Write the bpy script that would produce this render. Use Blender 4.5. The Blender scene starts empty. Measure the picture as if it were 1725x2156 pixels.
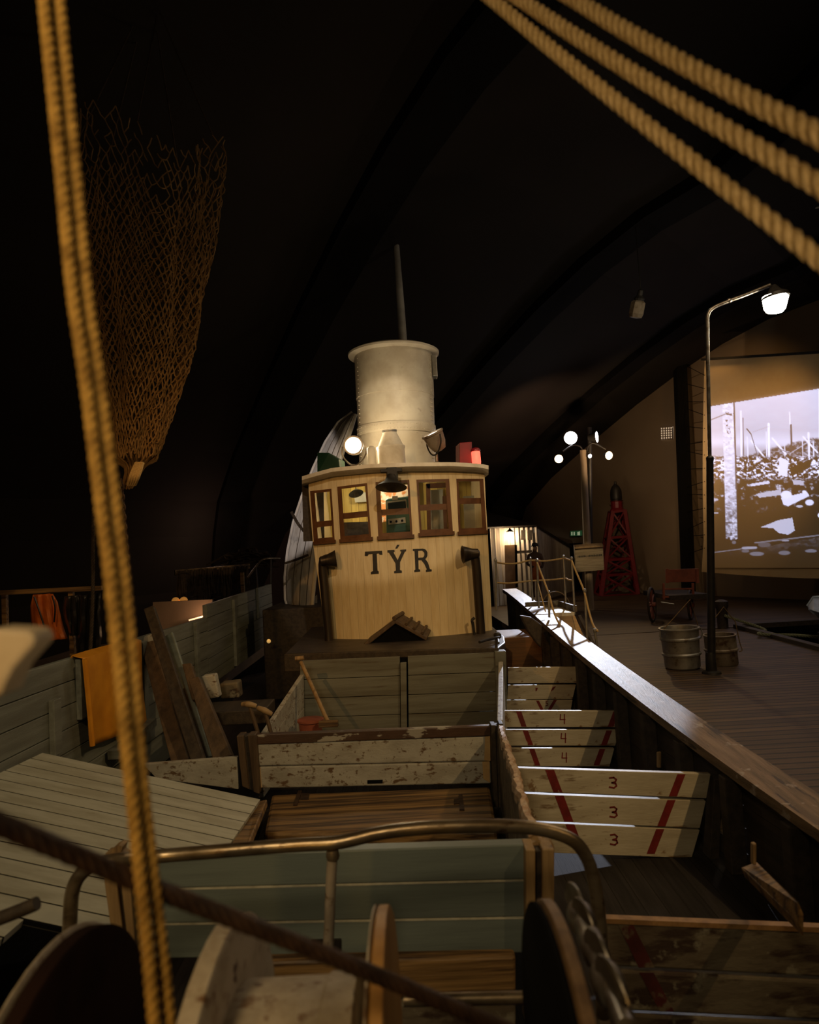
import bpy, math, random
import numpy as np
from mathutils import Vector, Matrix
random.seed(7)
S = bpy.context.scene
COL = S.collection
V = Vector
# ------------------------------------------------------------------ camera
FPX, CX, CY = 1437.0, 862.5, 1078.0
EYE = V((0, 0, 2.3))
pitch = math.atan(72 / 1437); roll = math.atan(.0535)
Fw = V((0, math.cos(pitch), math.sin(pitch)))
R0 = V((1, 0, 0)); U0 = V((0, -math.sin(pitch), math.cos(pitch)))
Rt = math.cos(roll) * R0 - math.sin(roll) * U0
Up = math.sin(roll) * R0 + math.cos(roll) * U0
cam = bpy.data.cameras.new('camera'); camo = bpy.data.objects.new('camera', cam); COL.objects.link(camo)
M4 = Matrix.Identity(4)
for i in range(3):
    M4[i][0] = Rt[i]; M4[i][1] = Up[i]; M4[i][2] = -Fw[i]; M4[i][3] = EYE[i]
camo.matrix_world = M4
cam.sensor_fit = 'VERTICAL'; cam.sensor_height = 36; cam.sensor_width = 28.8; cam.lens = 36 * FPX / 2156
cam.clip_start = .05; cam.clip_end = 300
cam.dof.use_dof = True; cam.dof.focus_distance = 9.0; cam.dof.aperture_fstop = 2.2
S.camera = camo
S.view_settings.view_transform = 'Standard'; S.view_settings.look = 'None'
S.view_settings.exposure = 0.0; S.view_settings.gamma = 1; S.view_settings.use_curve_mapping = False
S.cycles.max_bounces = 6; S.cycles.diffuse_bounces = 3; S.cycles.glossy_bounces = 3
S.cycles.transparent_max_bounces = 8; S.cycles.sample_clamp_indirect = 3.0
# ------------------------------------------------------------------ pixel helpers (photo pixel -> point on a real plane)
def ray(px, py):
    px, py = float(px), float(py)
    return Fw + (px - CX) / FPX * Rt + (CY - py) / FPX * Up
def P(px, py, d):
    r = ray(px, py); return EYE + r * (d / r.y)
def PZ(px, py, z):
    r = ray(px, py); return EYE + r * ((z - EYE.z) / r.z)
def PX(px, py, x):
    r = ray(px, py); return EYE + r * (x / r.x)
def PP(px, py, p0, n):
    r = ray(px, py); return EYE + r * ((p0 - EYE).dot(n) / r.dot(n))
# ------------------------------------------------------------------ world and lights
w = bpy.data.worlds.new('world'); S.world = w; w.use_nodes = True
w.node_tree.nodes['Background'].inputs[0].default_value = (.9, .8, .65, 1)
w.node_tree.nodes['Background'].inputs[1].default_value = .016
def spot(name, loc, tgt, power, col, ang=60, blend=.6, rad=.08):
    l = bpy.data.lights.new(name, 'SPOT'); l.energy = power; l.color = col; l.spot_size = math.radians(ang); l.spot_blend = blend
    l.shadow_soft_size = rad
    o = bpy.data.objects.new(name, l); COL.objects.link(o); o.location = loc
    o.rotation_euler = (V(tgt) - V(loc)).to_track_quat('-Z', 'Y').to_euler(); return o
def point(name, loc, power, col, rad=.05):
    l = bpy.data.lights.new(name, 'POINT'); l.energy = power; l.color = col; l.shadow_soft_size = rad
    o = bpy.data.objects.new(name, l); COL.objects.link(o); o.location = loc; return o
WARM = (1, .66, .28); YEL = (1, .60, .20); COLD = (.80, .85, 1.0); SOFT = (1, .78, .48)
spot('key_light_right', (5.2, .2, 6.9), (.4, 8.0, .8), 850, (1, .64, .27), 62, .8, .06)
spot('wheelhouse_light_left', (-4.2, .8, 5.6), (-.3, 9.8, 1.7), 560, (1, .47, .12), 34, .8, .05)
spot('wheelhouse_light_top', (.6, 2.5, 7.6), (-.2, 9.6, 3.75), 620, (1, .78, .54), 22, .12, .06)
spot('deck_light_left', (-1.6, -2.4, 5.6), (-1.6, 5.0, .0), 560, (1, .72, .38), 62, .9, .55)
spot('rope_light_left', (-1.3, -1.6, 1.8), (-.62, .95, 2.42), 56, (1, .55, .13), 80, .9, .1)
spot('rope_light_right', (.6, -.9, 1.1), (.6, 1.2, 3.3), 120, (1, .76, .48), 75, .9, .1)
spot('net_light', (-.6, 1.5, 3.6), (-4.1, 7.8, 4.2), 70, (1, .56, .2), 50, .8, .1)
COLDPOS = P(1202, 922, 21.4) + V((-.1, -.55, -.1))
for _n, _az, _el, _ang in (('cold_light', 14, 21.0, 10.4), ('cold_light_aft', 26, 30, 17)):
    _az, _el = math.radians(_az), math.radians(_el)
    spot(_n, COLDPOS, COLDPOS + V((-math.sin(_az) * math.cos(_el), -math.cos(_az) * math.cos(_el), -math.sin(_el))) * 10, 5200, COLD, _ang, .14, .05)
spot('boat_light', (-5.4, 5.0, 5.6), (-2.35, 12.4, 3.6), 900, (1, .88, .78), 18, .2, .06)
spot('screen_light', P(1520, 690, 20.6), P(1540, 900, 22.6), 90, (1, .55, .18), 130, 1.0, .1)
spot('screen_wash', P(1500, 560, 15.5), P(1600, 960, 20.5), 620, (1, .58, .20), 46, .9, .1)
spot('wall_light', P(1290, 975, 20.0), P(1400, 900, 27), 330, (1, .66, .36), 120, 1.0, .1)
spot('vault_light', P(1180, 985, 19.5), P(1040, 760, 30), 450, (1, .62, .40), 75, 1.0, .1)
spot('pier_light', P(1282, 955, 20.5), (4.4, 13.5, 0), 200, (1, .62, .26), 75, .9, .1)
_l = bpy.data.lights.new('pier_fill_light', 'AREA'); _l.energy = 120; _l.color = (1, .72, .42); _l.size = 3.0  # soft overhead fill added to light the pier, no known fixture
_o = bpy.data.objects.new('pier_fill_light', _l); COL.objects.link(_o); _o.location = (5.2, 8.0, 8.2)
spot('board_light', P(1190, 1080, 17.5), P(1241, 1176, 21.3), 190, (1, .72, .38), 16, .6, .05)

# ------------------------------------------------------------------ materials
def mat(name, c1, c2=None, rough=.6, metal=0, scale=3, stretch=(1, 1, 1), lo=.42, hi=.62, wear=None, wscale=7, wlo=.58, whi=.62,
        bump=.25, bscale=30, spec=.5, wear2=None, planks=None):
    m = bpy.data.materials.new(name); m.use_nodes = True; nt = m.node_tree; N = nt.nodes; L = nt.links
    b = N['Principled BSDF']; b.inputs['Roughness'].default_value = rough; b.inputs['Metallic'].default_value = metal
    b.inputs['Specular IOR Level'].default_value = spec
    tc = N.new('ShaderNodeTexCoord'); mp = N.new('ShaderNodeMapping'); mp.inputs['Scale'].default_value = stretch
    L.new(tc.outputs['Object'], mp.inputs['Vector'])
    def noise(sc, det=6, vec=mp):
        n = N.new('ShaderNodeTexNoise'); n.inputs['Scale'].default_value = sc; n.inputs['Detail'].default_value = det
        n.inputs['Roughness'].default_value = .6; L.new(vec.outputs['Vector'], n.inputs['Vector']); return n
    def ramp(src, a, c):
        r = N.new('ShaderNodeMapRange'); r.inputs['From Min'].default_value = a; r.inputs['From Max'].default_value = c
        L.new(src, r.inputs['Value']); return r.outputs['Result']
    def mix(f, a, c):
        x = N.new('ShaderNodeMix'); x.data_type = 'RGBA'; L.new(f, x.inputs['Factor'])
        for s, v in (('A', a), ('B', c)):
            k = [i for i in x.inputs if i.name == s and i.type == 'RGBA'][0]
            if isinstance(v, tuple): k.default_value = (*v, 1)
            else: L.new(v, k)
        return [o for o in x.outputs if o.type == 'RGBA'][0]
    c2 = c2 or tuple(k * .75 for k in c1)
    n1 = noise(scale)
    col = mix(ramp(n1.outputs['Fac'], lo, hi), c1, c2)
    if wear:
        n2 = noise(wscale, 9); col = mix(ramp(n2.outputs['Fac'], wlo, whi), col, wear)
    if wear2:
        n3 = noise(wear2[1], 9, tc_map(N, L, tc)); col = mix(ramp(n3.outputs['Fac'], wear2[2], wear2[3]), col, wear2[0])
    if planks:   # (axis index, spacing, groove fraction, groove colour)
        sx = N.new('ShaderNodeSeparateXYZ'); L.new(tc.outputs['Object'], sx.inputs[0])
        d = N.new('ShaderNodeMath'); d.operation = 'DIVIDE'; L.new(sx.outputs[planks[0]], d.inputs[0]); d.inputs[1].default_value = planks[1]
        f = N.new('ShaderNodeMath'); f.operation = 'FRACT'; L.new(d.outputs[0], f.inputs[0])
        g = N.new('ShaderNodeMath'); g.operation = 'LESS_THAN'; L.new(f.outputs[0], g.inputs[0]); g.inputs[1].default_value = planks[2]
        fl = N.new('ShaderNodeMath'); fl.operation = 'FLOOR'; L.new(d.outputs[0], fl.inputs[0])
        wn = N.new('ShaderNodeTexWhiteNoise'); wn.noise_dimensions = '1D'; L.new(fl.outputs[0], wn.inputs['W'])
        hv = N.new('ShaderNodeHueSaturation'); L.new(col, hv.inputs['Color']); L.new(ramp2(N, L, wn.outputs['Value'], *(planks[4] if len(planks) > 4 else (.65, 1.25))), hv.inputs['Value'])
        col = mix(g.outputs[0], hv.outputs['Color'], planks[3])
    L.new(col, b.inputs['Base Color'])
    if bump:
        nb = noise(bscale, 5); bp = N.new('ShaderNodeBump'); bp.inputs['Strength'].default_value = bump; bp.inputs['Distance'].default_value = .01
        L.new(nb.outputs['Fac'], bp.inputs['Height']); L.new(bp.outputs['Normal'], b.inputs['Normal'])
    return m
def tc_map(N, L, tc):
    mp = N.new('ShaderNodeMapping'); L.new(tc.outputs['Object'], mp.inputs['Vector']); return mp
def ramp2(N, L, src, a, c):
    r = N.new('ShaderNodeMapRange'); r.inputs['To Min'].default_value = a; r.inputs['To Max'].default_value = c
    L.new(src, r.inputs['Value']); return r.outputs['Result']
def emis(name, col, s):
    m = bpy.data.materials.new(name); m.use_nodes = True; b = m.node_tree.nodes['Principled BSDF']
    b.inputs['Base Color'].default_value = (*col, 1); b.inputs['Emission Color'].default_value = (*col, 1); b.inputs['Emission Strength'].default_value = s; return m
def glassm(name, fac=.06, tint=(1, 1, 1)):
    m = bpy.data.materials.new(name); m.use_nodes = True; N = m.node_tree.nodes; L = m.node_tree.links; N.remove(N['Principled BSDF'])
    t = N.new('ShaderNodeBsdfTransparent'); t.inputs[0].default_value = (*tint, 1); g = N.new('ShaderNodeBsdfGlossy'); g.inputs['Roughness'].default_value = .03
    x = N.new('ShaderNodeMixShader'); x.inputs[0].default_value = fac; L.new(t.outputs[0], x.inputs[1]); L.new(g.outputs[0], x.inputs[2])
    L.new(x.outputs[0], N['Material Output'].inputs[0]); return m
GX, GY, GZ = (.35, 5, 5), (5, .35, 5), (5, 5, .35)
m_grey = mat('grey_green_paint', (.155, .19, .18), (.12, .145, .14), .45, scale=2, stretch=GX, wear=(.30, .27, .19), wscale=5, wlo=.70, whi=.74, bump=.12)
m_greyY = mat('grey_paint_bulwark', (.19, .205, .18), (.13, .135, .115), .55, scale=2, stretch=GY, wear=(.12, .095, .06), wscale=4, wlo=.66, whi=.72, bump=.2)
m_greyD = mat('grey_paint_old', (.15, .16, .14), (.10, .10, .08), .6, scale=2, stretch=GX, wear=(.07, .05, .03), wscale=4, wlo=.60, whi=.68, bump=.2)
m_plat = mat('pale_deck_paint', (.44, .44, .37), (.34, .33, .26), .55, scale=2, stretch=(.5, 4, 4), wear=(.20, .17, .12), wscale=4, wlo=.70, whi=.78, bump=.15)
m_worn = mat('worn_white_paint', (.40, .39, .35), (.30, .285, .245), .55, scale=3, stretch=(1, 2, 2), wear=(.12, .07, .035), wscale=9, wlo=.58, whi=.64, bump=.35,
             wear2=((.15, .11, .07), 22, .60, .66))
m_cream = mat('cream_board_paint', (.45, .41, .32), (.32, .28, .205), .5, scale=2, stretch=(.6, 3, 3), wear=(.15, .095, .05), wscale=5, wlo=.60, whi=.68, bump=.2, wear2=((.20, .13, .07), 9, .64, .68))
m_oldbd = mat('old_board', (.15, .125, .085), (.085, .062, .04), .7, scale=3, stretch=(.6, 2, 2), wear=(.04, .022, .014), wscale=4, wlo=.50, whi=.58, bump=.3, wear2=((.21, .19, .14), 6, .58, .64))
m_brnX = mat('brown_wood', (.27, .16, .06), (.07, .036, .014), .5, scale=2.6, stretch=(.3, 7, 7), lo=.40, hi=.60, wear=(.035, .018, .009), wscale=2.6, wlo=.52, whi=.66, bump=.5, bscale=9)
m_brnZ = mat('brown_timber', (.115, .072, .038), (.055, .033, .018), .6, scale=2.6, stretch=(6, 6, .4), lo=.36, hi=.64, bump=.4)
m_dkw = mat('dark_wood', (.045, .032, .021), (.022, .015, .010), .65, scale=4, stretch=GY, bump=.3)
m_hull = mat('dark_hull_wood', (.040, .030, .021), (.020, .015, .011), .7, scale=3, stretch=GY, bump=.3)
m_hold = mat('hold_floor', (.026, .023, .023), (.016, .014, .014), .7, scale=4, stretch=GY, bump=.3, planks=(0, .14, .05, (.01, .008, .006)), spec=.15)
m_tan = mat('bare_tan_wood', (.31, .205, .095), (.20, .125, .055), .55, scale=4, stretch=GZ, wear=(.10, .06, .03), wscale=4, wlo=.60, whi=.68, bump=.25)
m_gun = mat('gunwale_wood', (.24, .165, .10), (.11, .07, .038), .5, scale=3, stretch=(5, .4, 5), lo=.38, hi=.62, wear=(.035, .022, .015), wscale=4.5, wlo=.57, whi=.63, bump=.45, wear2=((.34, .29, .25), 7, .60, .66))
m_pier = mat('pier_planks', (.10, .057, .027), (.055, .032, .016), .6, scale=3, stretch=GX, bump=.3, planks=(1, .155, .22, (.005, .0035, .003)))
m_wh = mat('cream_wheelhouse_paint', (.72, .60, .37), (.64, .51, .29), .42, scale=5, stretch=(3, 3, .5), wear=(.25, .15, .06), wscale=9, wlo=.735, whi=.76, bump=.1,
           planks=(0, .115, .035, (.44, .35, .22), (.94, 1.04)))
m_white = mat('white_paint', (.72, .68, .58), (.62, .57, .46), .45, scale=6, wear=(.30, .22, .13), wscale=9, wlo=.70, whi=.74, bump=.1)
m_funnel = mat('funnel_paint', (.62, .57, .46), (.52, .46, .36), .42, scale=3, wear=(.40, .33, .25), wscale=5, wlo=.64, whi=.72, bump=.08)
m_wbr = mat('window_brown', (.13, .055, .022), (.085, .034, .014), .4, scale=6, bump=.15)
m_black = mat('black_iron', (.018, .016, .014), (.03, .026, .022), .5, metal=.3, scale=8, bump=.15)
m_pipe = mat('vent_pipe_metal', (.055, .042, .03), (.03, .022, .016), .38, metal=.6, scale=4, stretch=GZ, bump=.1)
m_brass = mat('dull_steel_tube', (.34, .27, .18), (.20, .145, .085), .33, metal=.75, scale=5, stretch=(1, 3, 3), wear=(.11, .07, .04), wscale=8, wlo=.6, whi=.66, bump=.1)
m_galv = mat('galvanised_steel', (.42, .41, .38), (.30, .29, .26), .42, metal=.75, scale=6, wear=(.22, .19, .15), wscale=8, wlo=.6, whi=.66, bump=.08)
m_galvr = mat('rusty_galvanised', (.27, .22, .16), (.17, .125, .08), .6, metal=.3, scale=5, wear=(.075, .035, .014), wscale=5, wlo=.58, whi=.66, bump=.15)
m_rust = mat('rusty_wire', (.055, .027, .014), (.028, .014, .008), .6, metal=.2, scale=20, bump=.3)
m_rope = mat('manila_rope', (.56, .40, .19), (.44, .30, .125), .85, scale=60, bump=.5, bscale=160, spec=.1)
m_ropeo = mat('golden_rope', (.52, .31, .075), (.26, .145, .035), .85, scale=28, lo=.4, hi=.66, bump=.5, bscale=160, spec=.1)
m_ropeg = mat('grey_twine', (.22, .15, .075), (.14, .09, .045), .9, scale=30, bump=.2, spec=.1)
m_net = mat('brown_net_twine', (.26, .155, .065), (.17, .10, .04), .9, scale=9, bump=0, spec=.05)
m_netd = mat('dark_net_twine', (.075, .055, .04), (.045, .033, .024), .9, scale=9, bump=0, spec=.05)
m_oil = mat('yellow_oilskin', (.66, .275, .018), (.56, .215, .012), .42, scale=4, bump=.1)
m_oilr = mat('orange_oilskin', (.50, .125, .012), (.40, .09, .01), .5, scale=4, bump=.1)
m_oilb = mat('black_oilskin', (.015, .014, .014), (.025, .022, .02), .28, scale=4, bump=.1)
m_red = mat('red_lattice_paint', (.17, .006, .012), (.12, .005, .009), .5, scale=4, bump=.1)
m_redl = mat('red_stripe_paint', (.16, .013, .011), (.11, .009, .008), .55, scale=12, wear=(.40, .34, .26), wscale=14, wlo=.66, whi=.72, bump=.1)
m_redp = mat('red_box_paint', (.20, .008, .016), rough=.4, scale=4, bump=.05)
m_green = mat('green_box_paint', (.008, .035, .02), rough=.45, scale=4, bump=.05)
m_brick = mat('red_cart_paint', (.28, .075, .04), (.19, .05, .027), .6, scale=4, bump=.15)
m_ink = mat('black_letter_paint', (.010, .010, .011), (.016, .016, .016), .5, scale=8, bump=0)
m_winw = mat('winch_white_paint', (.47, .40, .30), (.33, .26, .17), .55, scale=9, wear=(.17, .09, .04), wscale=22, wlo=.56, whi=.68, bump=.3, bscale=60,
             wear2=((.08, .04, .025), 11, .66, .69))
m_wind = mat('winch_dark_paint', (.020, .010, .007), (.013, .007, .005), .9, scale=6, bump=.15, spec=.03)
m_winb = mat('winch_black', (.006, .006, .006), rough=.9, scale=6, bump=.1, spec=.05)
m_orng = mat('orange_ply', (.42, .22, .06), (.33, .16, .04), .5, scale=5, stretch=(4, 4, .6), bump=.1)
m_stl = mat('worn_steel', (.30, .27, .23), (.15, .12, .09), .38, metal=.8, scale=9, bump=.1)
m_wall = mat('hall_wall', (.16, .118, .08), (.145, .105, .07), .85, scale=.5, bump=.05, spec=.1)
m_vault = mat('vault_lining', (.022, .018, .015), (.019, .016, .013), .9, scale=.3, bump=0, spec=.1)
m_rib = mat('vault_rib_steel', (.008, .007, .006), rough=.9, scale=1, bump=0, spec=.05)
m_cloth = mat('screen_cloth', (.55, .40, .22), (.52, .37, .20), .9, scale=2, bump=.05, spec=.1)
m_corr = mat('corrugated_sheet', (.50, .45, .38), (.36, .30, .24), .45, metal=.5, scale=2, stretch=GZ, bump=.1)
m_yint = mat('yellow_interior_boards', (.62, .47, .12), (.52, .38, .09), .5, scale=4, stretch=GZ, bump=.1, planks=(0, .12, .05, (.22, .15, .03)))
m_peel = mat('peeling_orange_white', (.75, .68, .56), (.62, .22, .04), .5, scale=9, lo=.48, hi=.55, bump=.1)
m_radar = mat('sea_green_enamel', (.055, .15, .125), (.045, .125, .10), .35, scale=5, bump=.05)
m_scr = mat('dark_screen_glass', (.02, .03, .03), rough=.1, scale=2, bump=0)
m_facet = mat('pale_panel', (.42, .42, .36), rough=.5, scale=5, bump=.05)
m_glass = glassm('window_glass', .07)
m_boat = mat('white_boat_paint', (.66, .62, .60), (.52, .47, .44), .5, scale=3, stretch=(4, 4, .5), wear=(.10, .08, .07), wscale=7, wlo=.63, whi=.67, bump=.2)
m_boatb = mat('blue_boat_paint', (.35, .42, .55), rough=.5, scale=4, bump=.1)
m_water = mat('dark_water', (.006, .008, .007), rough=.08, scale=2, bump=.5, bscale=3)
m_stone = mat('quay_side', (.05, .042, .034), (.03, .026, .02), .8, scale=2, bump=.3)
m_skin = mat('skin', (.45, .25, .15), rough=.5, scale=8, bump=0)
m_step = mat('yellow_step_boards', (.42, .26, .09), (.30, .18, .06), .55, scale=4, stretch=GX, bump=.15, planks=(0, .20, .04, (.05, .03, .01)))
m_sign = mat('weathered_sign_wood', (.32, .26, .17), (.20, .155, .095), .6, scale=4, stretch=GX, wear=(.09, .06, .03), wscale=4, wlo=.62, whi=.70, bump=.25)
m_lamp = emis('lamp_glow', (1, .95, .85), 9); m_lampc = emis('cold_lamp_glow', (.86, .90, 1), 30); m_lampw = emis('warm_lamp_glow', (1, .72, .36), 14)
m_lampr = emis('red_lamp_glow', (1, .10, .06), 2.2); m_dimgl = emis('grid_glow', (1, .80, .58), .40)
m_exit = emis('exit_green', (.05, .20, .08), .10); m_exitw = emis('exit_white', (.6, .7, .45), .28)

# ------------------------------------------------------------------ mesh builder
class MB:
    def __init__(s): s.v = []; s.f = []
    def add(s, vs, fs):
        b = len(s.v); s.v += [tuple(x) for x in vs]; s.f += [tuple(i + b for i in f) for f in fs]; return s
    def hexa(s, a, b):   # a: 4 front, b: 4 back
        return s.add(list(a) + list(b), [(0, 1, 2, 3), (7, 6, 5, 4), (0, 4, 5, 1), (1, 5, 6, 2), (2, 6, 7, 3), (3, 7, 4, 0)])
    def board(s, q, th, n=None):   # quad + thickness away from the viewer
        q = [V(x) for x in q]
        if n is None:
            n = (q[1] - q[0]).cross(q[3] - q[0]).normalized()
            if n.dot(q[0] - EYE) < 0: n = -n
        return s.hexa(q, [x + n * th for x in q])
    def box(s, c, sz, R=None):
        c = V(c); h = V(sz) / 2; vs = []
        for z in (-1, 1):
            for x, y in ((-1, -1), (1, -1), (1, 1), (-1, 1)):
                p = V((x * h.x, y * h.y, z * h.z)); vs.append(c + (R @ p if R else p))
        return s.hexa(vs[:4], vs[4:])
    def beam(s, a, b, wd, ht, up=(0, 0, 1)):
        a, b = V(a), V(b); d = (b - a).normalized(); x = d.cross(V(up))
        if x.length < 1e-4: x = d.cross(V((0, 1, 0)))
        x.normalize(); y = x.cross(d).normalized(); o = []
        for p in (a, b): o.append([p + x * (i * wd / 2) + y * (j * ht / 2) for i, j in ((-1, -1), (1, -1), (1, 1), (-1, 1))])
        return s.hexa(o[0], o[1])
    def tube(s, pts, r, n=10, cap=True, closed=False):
        pts = [V(p) for p in pts]; m = len(pts); rs = r if isinstance(r, (list, tuple)) else [r] * m
        t0 = (pts[1] - pts[0]).normalized(); up = V((0, 0, 1)) if abs(t0.z) < .9 else V((0, 1, 0)); x = t0.cross(up).normalized(); vs = []
        for i, p in enumerate(pts):
            if closed: t = pts[(i + 1) % m] - pts[i - 1]
            else: t = pts[min(i + 1, m - 1)] - pts[max(i - 1, 0)]
            t.normalize(); x = (x - t * x.dot(t)).normalized(); y = t.cross(x)
            vs += [p + (x * math.cos(k * 2 * math.pi / n) + y * math.sin(k * 2 * math.pi / n)) * rs[i] for k in range(n)]
        fs = []
        for i in range(m if closed else m - 1):
            j = (i + 1) % m
            fs += [(i * n + k, i * n + (k + 1) % n, j * n + (k + 1) % n, j * n + k) for k in range(n)]
        if cap and not closed: fs += [tuple(range(n))[::-1], tuple((m - 1) * n + k for k in range(n))]
        return s.add(vs, fs)
    def lathe(s, c, ax, prof, n=24, capa=True, capb=True):
        c = V(c); ax = V(ax).normalized(); t = V((0, 0, 1)) if abs(ax.z) < .9 else V((1, 0, 0)); x = ax.cross(t).normalized(); y = ax.cross(x); vs = []
        for r, h in prof:
            vs += [c + ax * h + (x * math.cos(k * 2 * math.pi / n) + y * math.sin(k * 2 * math.pi / n)) * r for k in range(n)]
        fs = []
        for i in range(len(prof) - 1): fs += [(i * n + k, i * n + (k + 1) % n, (i + 1) * n + (k + 1) % n, (i + 1) * n + k) for k in range(n)]
        if capa: fs.append(tuple(range(n))[::-1])
        if capb: fs.append(tuple((len(prof) - 1) * n + k for k in range(n)))
        return s.add(vs, fs)
    def poly(s, pts, off):   # polygon extruded by vector off
        pts = [V(p) for p in pts]; n = len(pts); off = V(off)
        return s.add(pts + [p + off for p in pts], [tuple(range(n)), tuple(range(n, 2 * n))[::-1]] + [(i, (i + 1) % n, n + (i + 1) % n, n + i) for i in range(n)])
    def grid(s, rows, th=None):
        nr, nc = len(rows), len(rows[0]); vs = [p for r in rows for p in r]
        fs = [(i * nc + j, i * nc + j + 1, (i + 1) * nc + j + 1, (i + 1) * nc + j) for i in range(nr - 1) for j in range(nc - 1)]
        return s.add(vs, fs)
ORG = {}
def obj(name, mb, m, parent=None, smooth=False, bev=0, solid=0):
    me = bpy.data.meshes.new(name)
    if parent is not None: o0 = ORG[parent.name]
    else:
        a = np.array(mb.v); o0 = V(((a[:, 0].min() + a[:, 0].max()) / 2, (a[:, 1].min() + a[:, 1].max()) / 2, a[:, 2].min()))
    me.from_pydata([(p[0] - o0.x, p[1] - o0.y, p[2] - o0.z) for p in mb.v], [], mb.f)
    import bmesh
    b = bmesh.new(); b.from_mesh(me); bmesh.ops.recalc_face_normals(b, faces=b.faces); b.to_mesh(me); b.free()
    if smooth:
        me.polygons.foreach_set('use_smooth', [True] * len(me.polygons))
        try: me.set_sharp_from_angle(angle=math.radians(40))
        except Exception: pass
    me.materials.append(m)
    o = bpy.data.objects.new(name, me); COL.objects.link(o)
    if parent is not None: o.parent = parent
    else: o.location = o0
    ORG[o.name] = o0
    if bev:
        k = o.modifiers.new('bevel', 'BEVEL'); k.width = bev; k.segments = 2; k.limit_method = 'ANGLE'
    if solid:
        k = o.modifiers.new('solid', 'SOLIDIFY'); k.thickness = solid
    return o
def tag(o, label, cat, group=None):
    o['label'] = label; o['category'] = cat
    if group: o['group'] = group
    return o
def thing(name, loc, label, cat, group=None):
    o = bpy.data.objects.new(name, None); COL.objects.link(o); o.location = V(loc); o.empty_display_size = .1; ORG[o.name] = V(loc)
    return tag(o, label, cat, group)
def struct(name, mb, m, **k):
    o = obj(name, mb, m, **k); o['kind'] = 'structure'; return o
def cat_rom(pts, k=8):
    pts = [V(p) for p in pts]; q = [2 * pts[0] - pts[1]] + pts + [2 * pts[-1] - pts[-2]]; out = []
    for i in range(1, len(q) - 2):
        for j in range(k):
            t = j / k; a, b, c, d = q[i - 1:i + 3]
            out.append(.5 * ((2 * b) + (c - a) * t + (2 * a - 5 * b + 4 * c - d) * t * t + (3 * b - a - 3 * c + d) * t ** 3))
    return out + [pts[-1]]
def resample(pts, step):
    out = [pts[0]]; acc = 0
    for a, b in zip(pts, pts[1:]):
        l = (b - a).length
        if l < 1e-9: continue
        d = step - acc
        while d <= l: out.append(a + (b - a) * (d / l)); d += step
        acc = (acc + l) % step if l >= 0 else acc
    return out
def rope_mb(pts, R, strands=3, lay=5.0, n=7, wob=0.0):
    c = resample(cat_rom(pts, 10), R * .55); mb = MB(); t0 = (c[1] - c[0]).normalized()
    up = V((0, 0, 1)) if abs(t0.z) < .9 else V((0, 1, 0)); x = t0.cross(up).normalized(); fr = []
    for i, p in enumerate(c):
        t = (c[min(i + 1, len(c) - 1)] - c[max(i - 1, 0)]).normalized(); x = (x - t * x.dot(t)).normalized(); fr.append((p, x.copy(), t.cross(x)))
    for s in range(strands):
        pts2 = []
        for i, (p, a, b) in enumerate(fr):
            th = 2 * math.pi * (s / strands + i * .55 / lay)
            pts2.append(p + (a * math.cos(th) + b * math.sin(th)) * R * .50 + V((random.uniform(-1, 1),) * 3) * wob * R)
        mb.tube(pts2, R * .54, n)
    return mb
def rope(name, pts, R, m, label, cat='rope', group=None, parent=None, **k):
    o = obj(name, rope_mb(pts, R, **k), m, parent, smooth=True)
    if parent is None: tag(o, label, cat, group)
    return o
def lerp(a, b, t): return a + (b - a) * t
def interp(x, pts):
    for (x0, y0), (x1, y1) in zip(pts, pts[1:]):
        if x <= x1 or (x1, y1) == pts[-1]: return y0 + (y1 - y0) * (x - x0) / (x1 - x0)
def pq(d, *pix): return [P(x, y, d) for x, y in pix]

# ================================================================== HALL
WA, WB = P(1095, 1110, 33), P(1725, 900, 20.5); WA.z = WB.z = 0
wd = (WB - WA).normalized(); wn = V((wd.y, -wd.x, 0))
if wn.dot(EYE - WA) < 0: wn = -wn
def PW(px, py, off=0): return PP(px, py, WA + wn * off, wn)
arc = [PW(*p) for p in ((1080, 1180), (1092, 1110), (1108, 1065), (1160, 1005), (1250, 925), (1340, 850), (1430, 782), (1520, 722), (1620, 668), (1725, 628))]
last = arc[-1]
arc += [last + wd * 3 + V((0, 0, 1.0)), last + wd * 7 + V((0, 0, 1.4)), last + wd * 12 + V((0, 0, 1.0))]
low = [V((p.x, p.y, -1.5)) for p in arc]
mb = MB()
for i in range(len(arc) - 1): mb.hexa([low[i], low[i + 1], arc[i + 1], arc[i]], [p - wn * .2 for p in (low[i], low[i + 1], arc[i + 1], arc[i])])
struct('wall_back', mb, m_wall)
axd = V((-.66, -.75, 0)).normalized()
foot = [V((arc[0].x, arc[0].y, -1.5))] + arc
mb = MB(); mb.grid([[p - axd * .3 + axd * t for p in foot] for t in (0, 12, 24, 36, 48)])
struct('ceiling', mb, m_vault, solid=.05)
for t in (3.2, 9.5, 16, 23):
    mb = MB()
    ctr = last + wd * 5; ctr = V((ctr.x, ctr.y, 0))
    for a, b in zip(foot, foot[1:]):
        ia = a + (ctr - a).normalized() * .35; ib = b + (ctr - b).normalized() * .35
        mb.hexa([p + axd * t for p in (a, b, ib, ia)], [p + axd * (t + .9) for p in (a, b, ib, ia)])
    struct('trim_%d' % (t * 10), mb, m_rib)
# purlin seen behind the funnel
mb = MB(); mb.beam(P(915, 806, 26), P(1090, 846, 30), .35, .3); struct('trim_1', mb, m_rib)
mb = MB(); mb.box((0, 16, -1.65), (70, 60, .3)); struct('ground', mb, m_stone)
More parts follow.
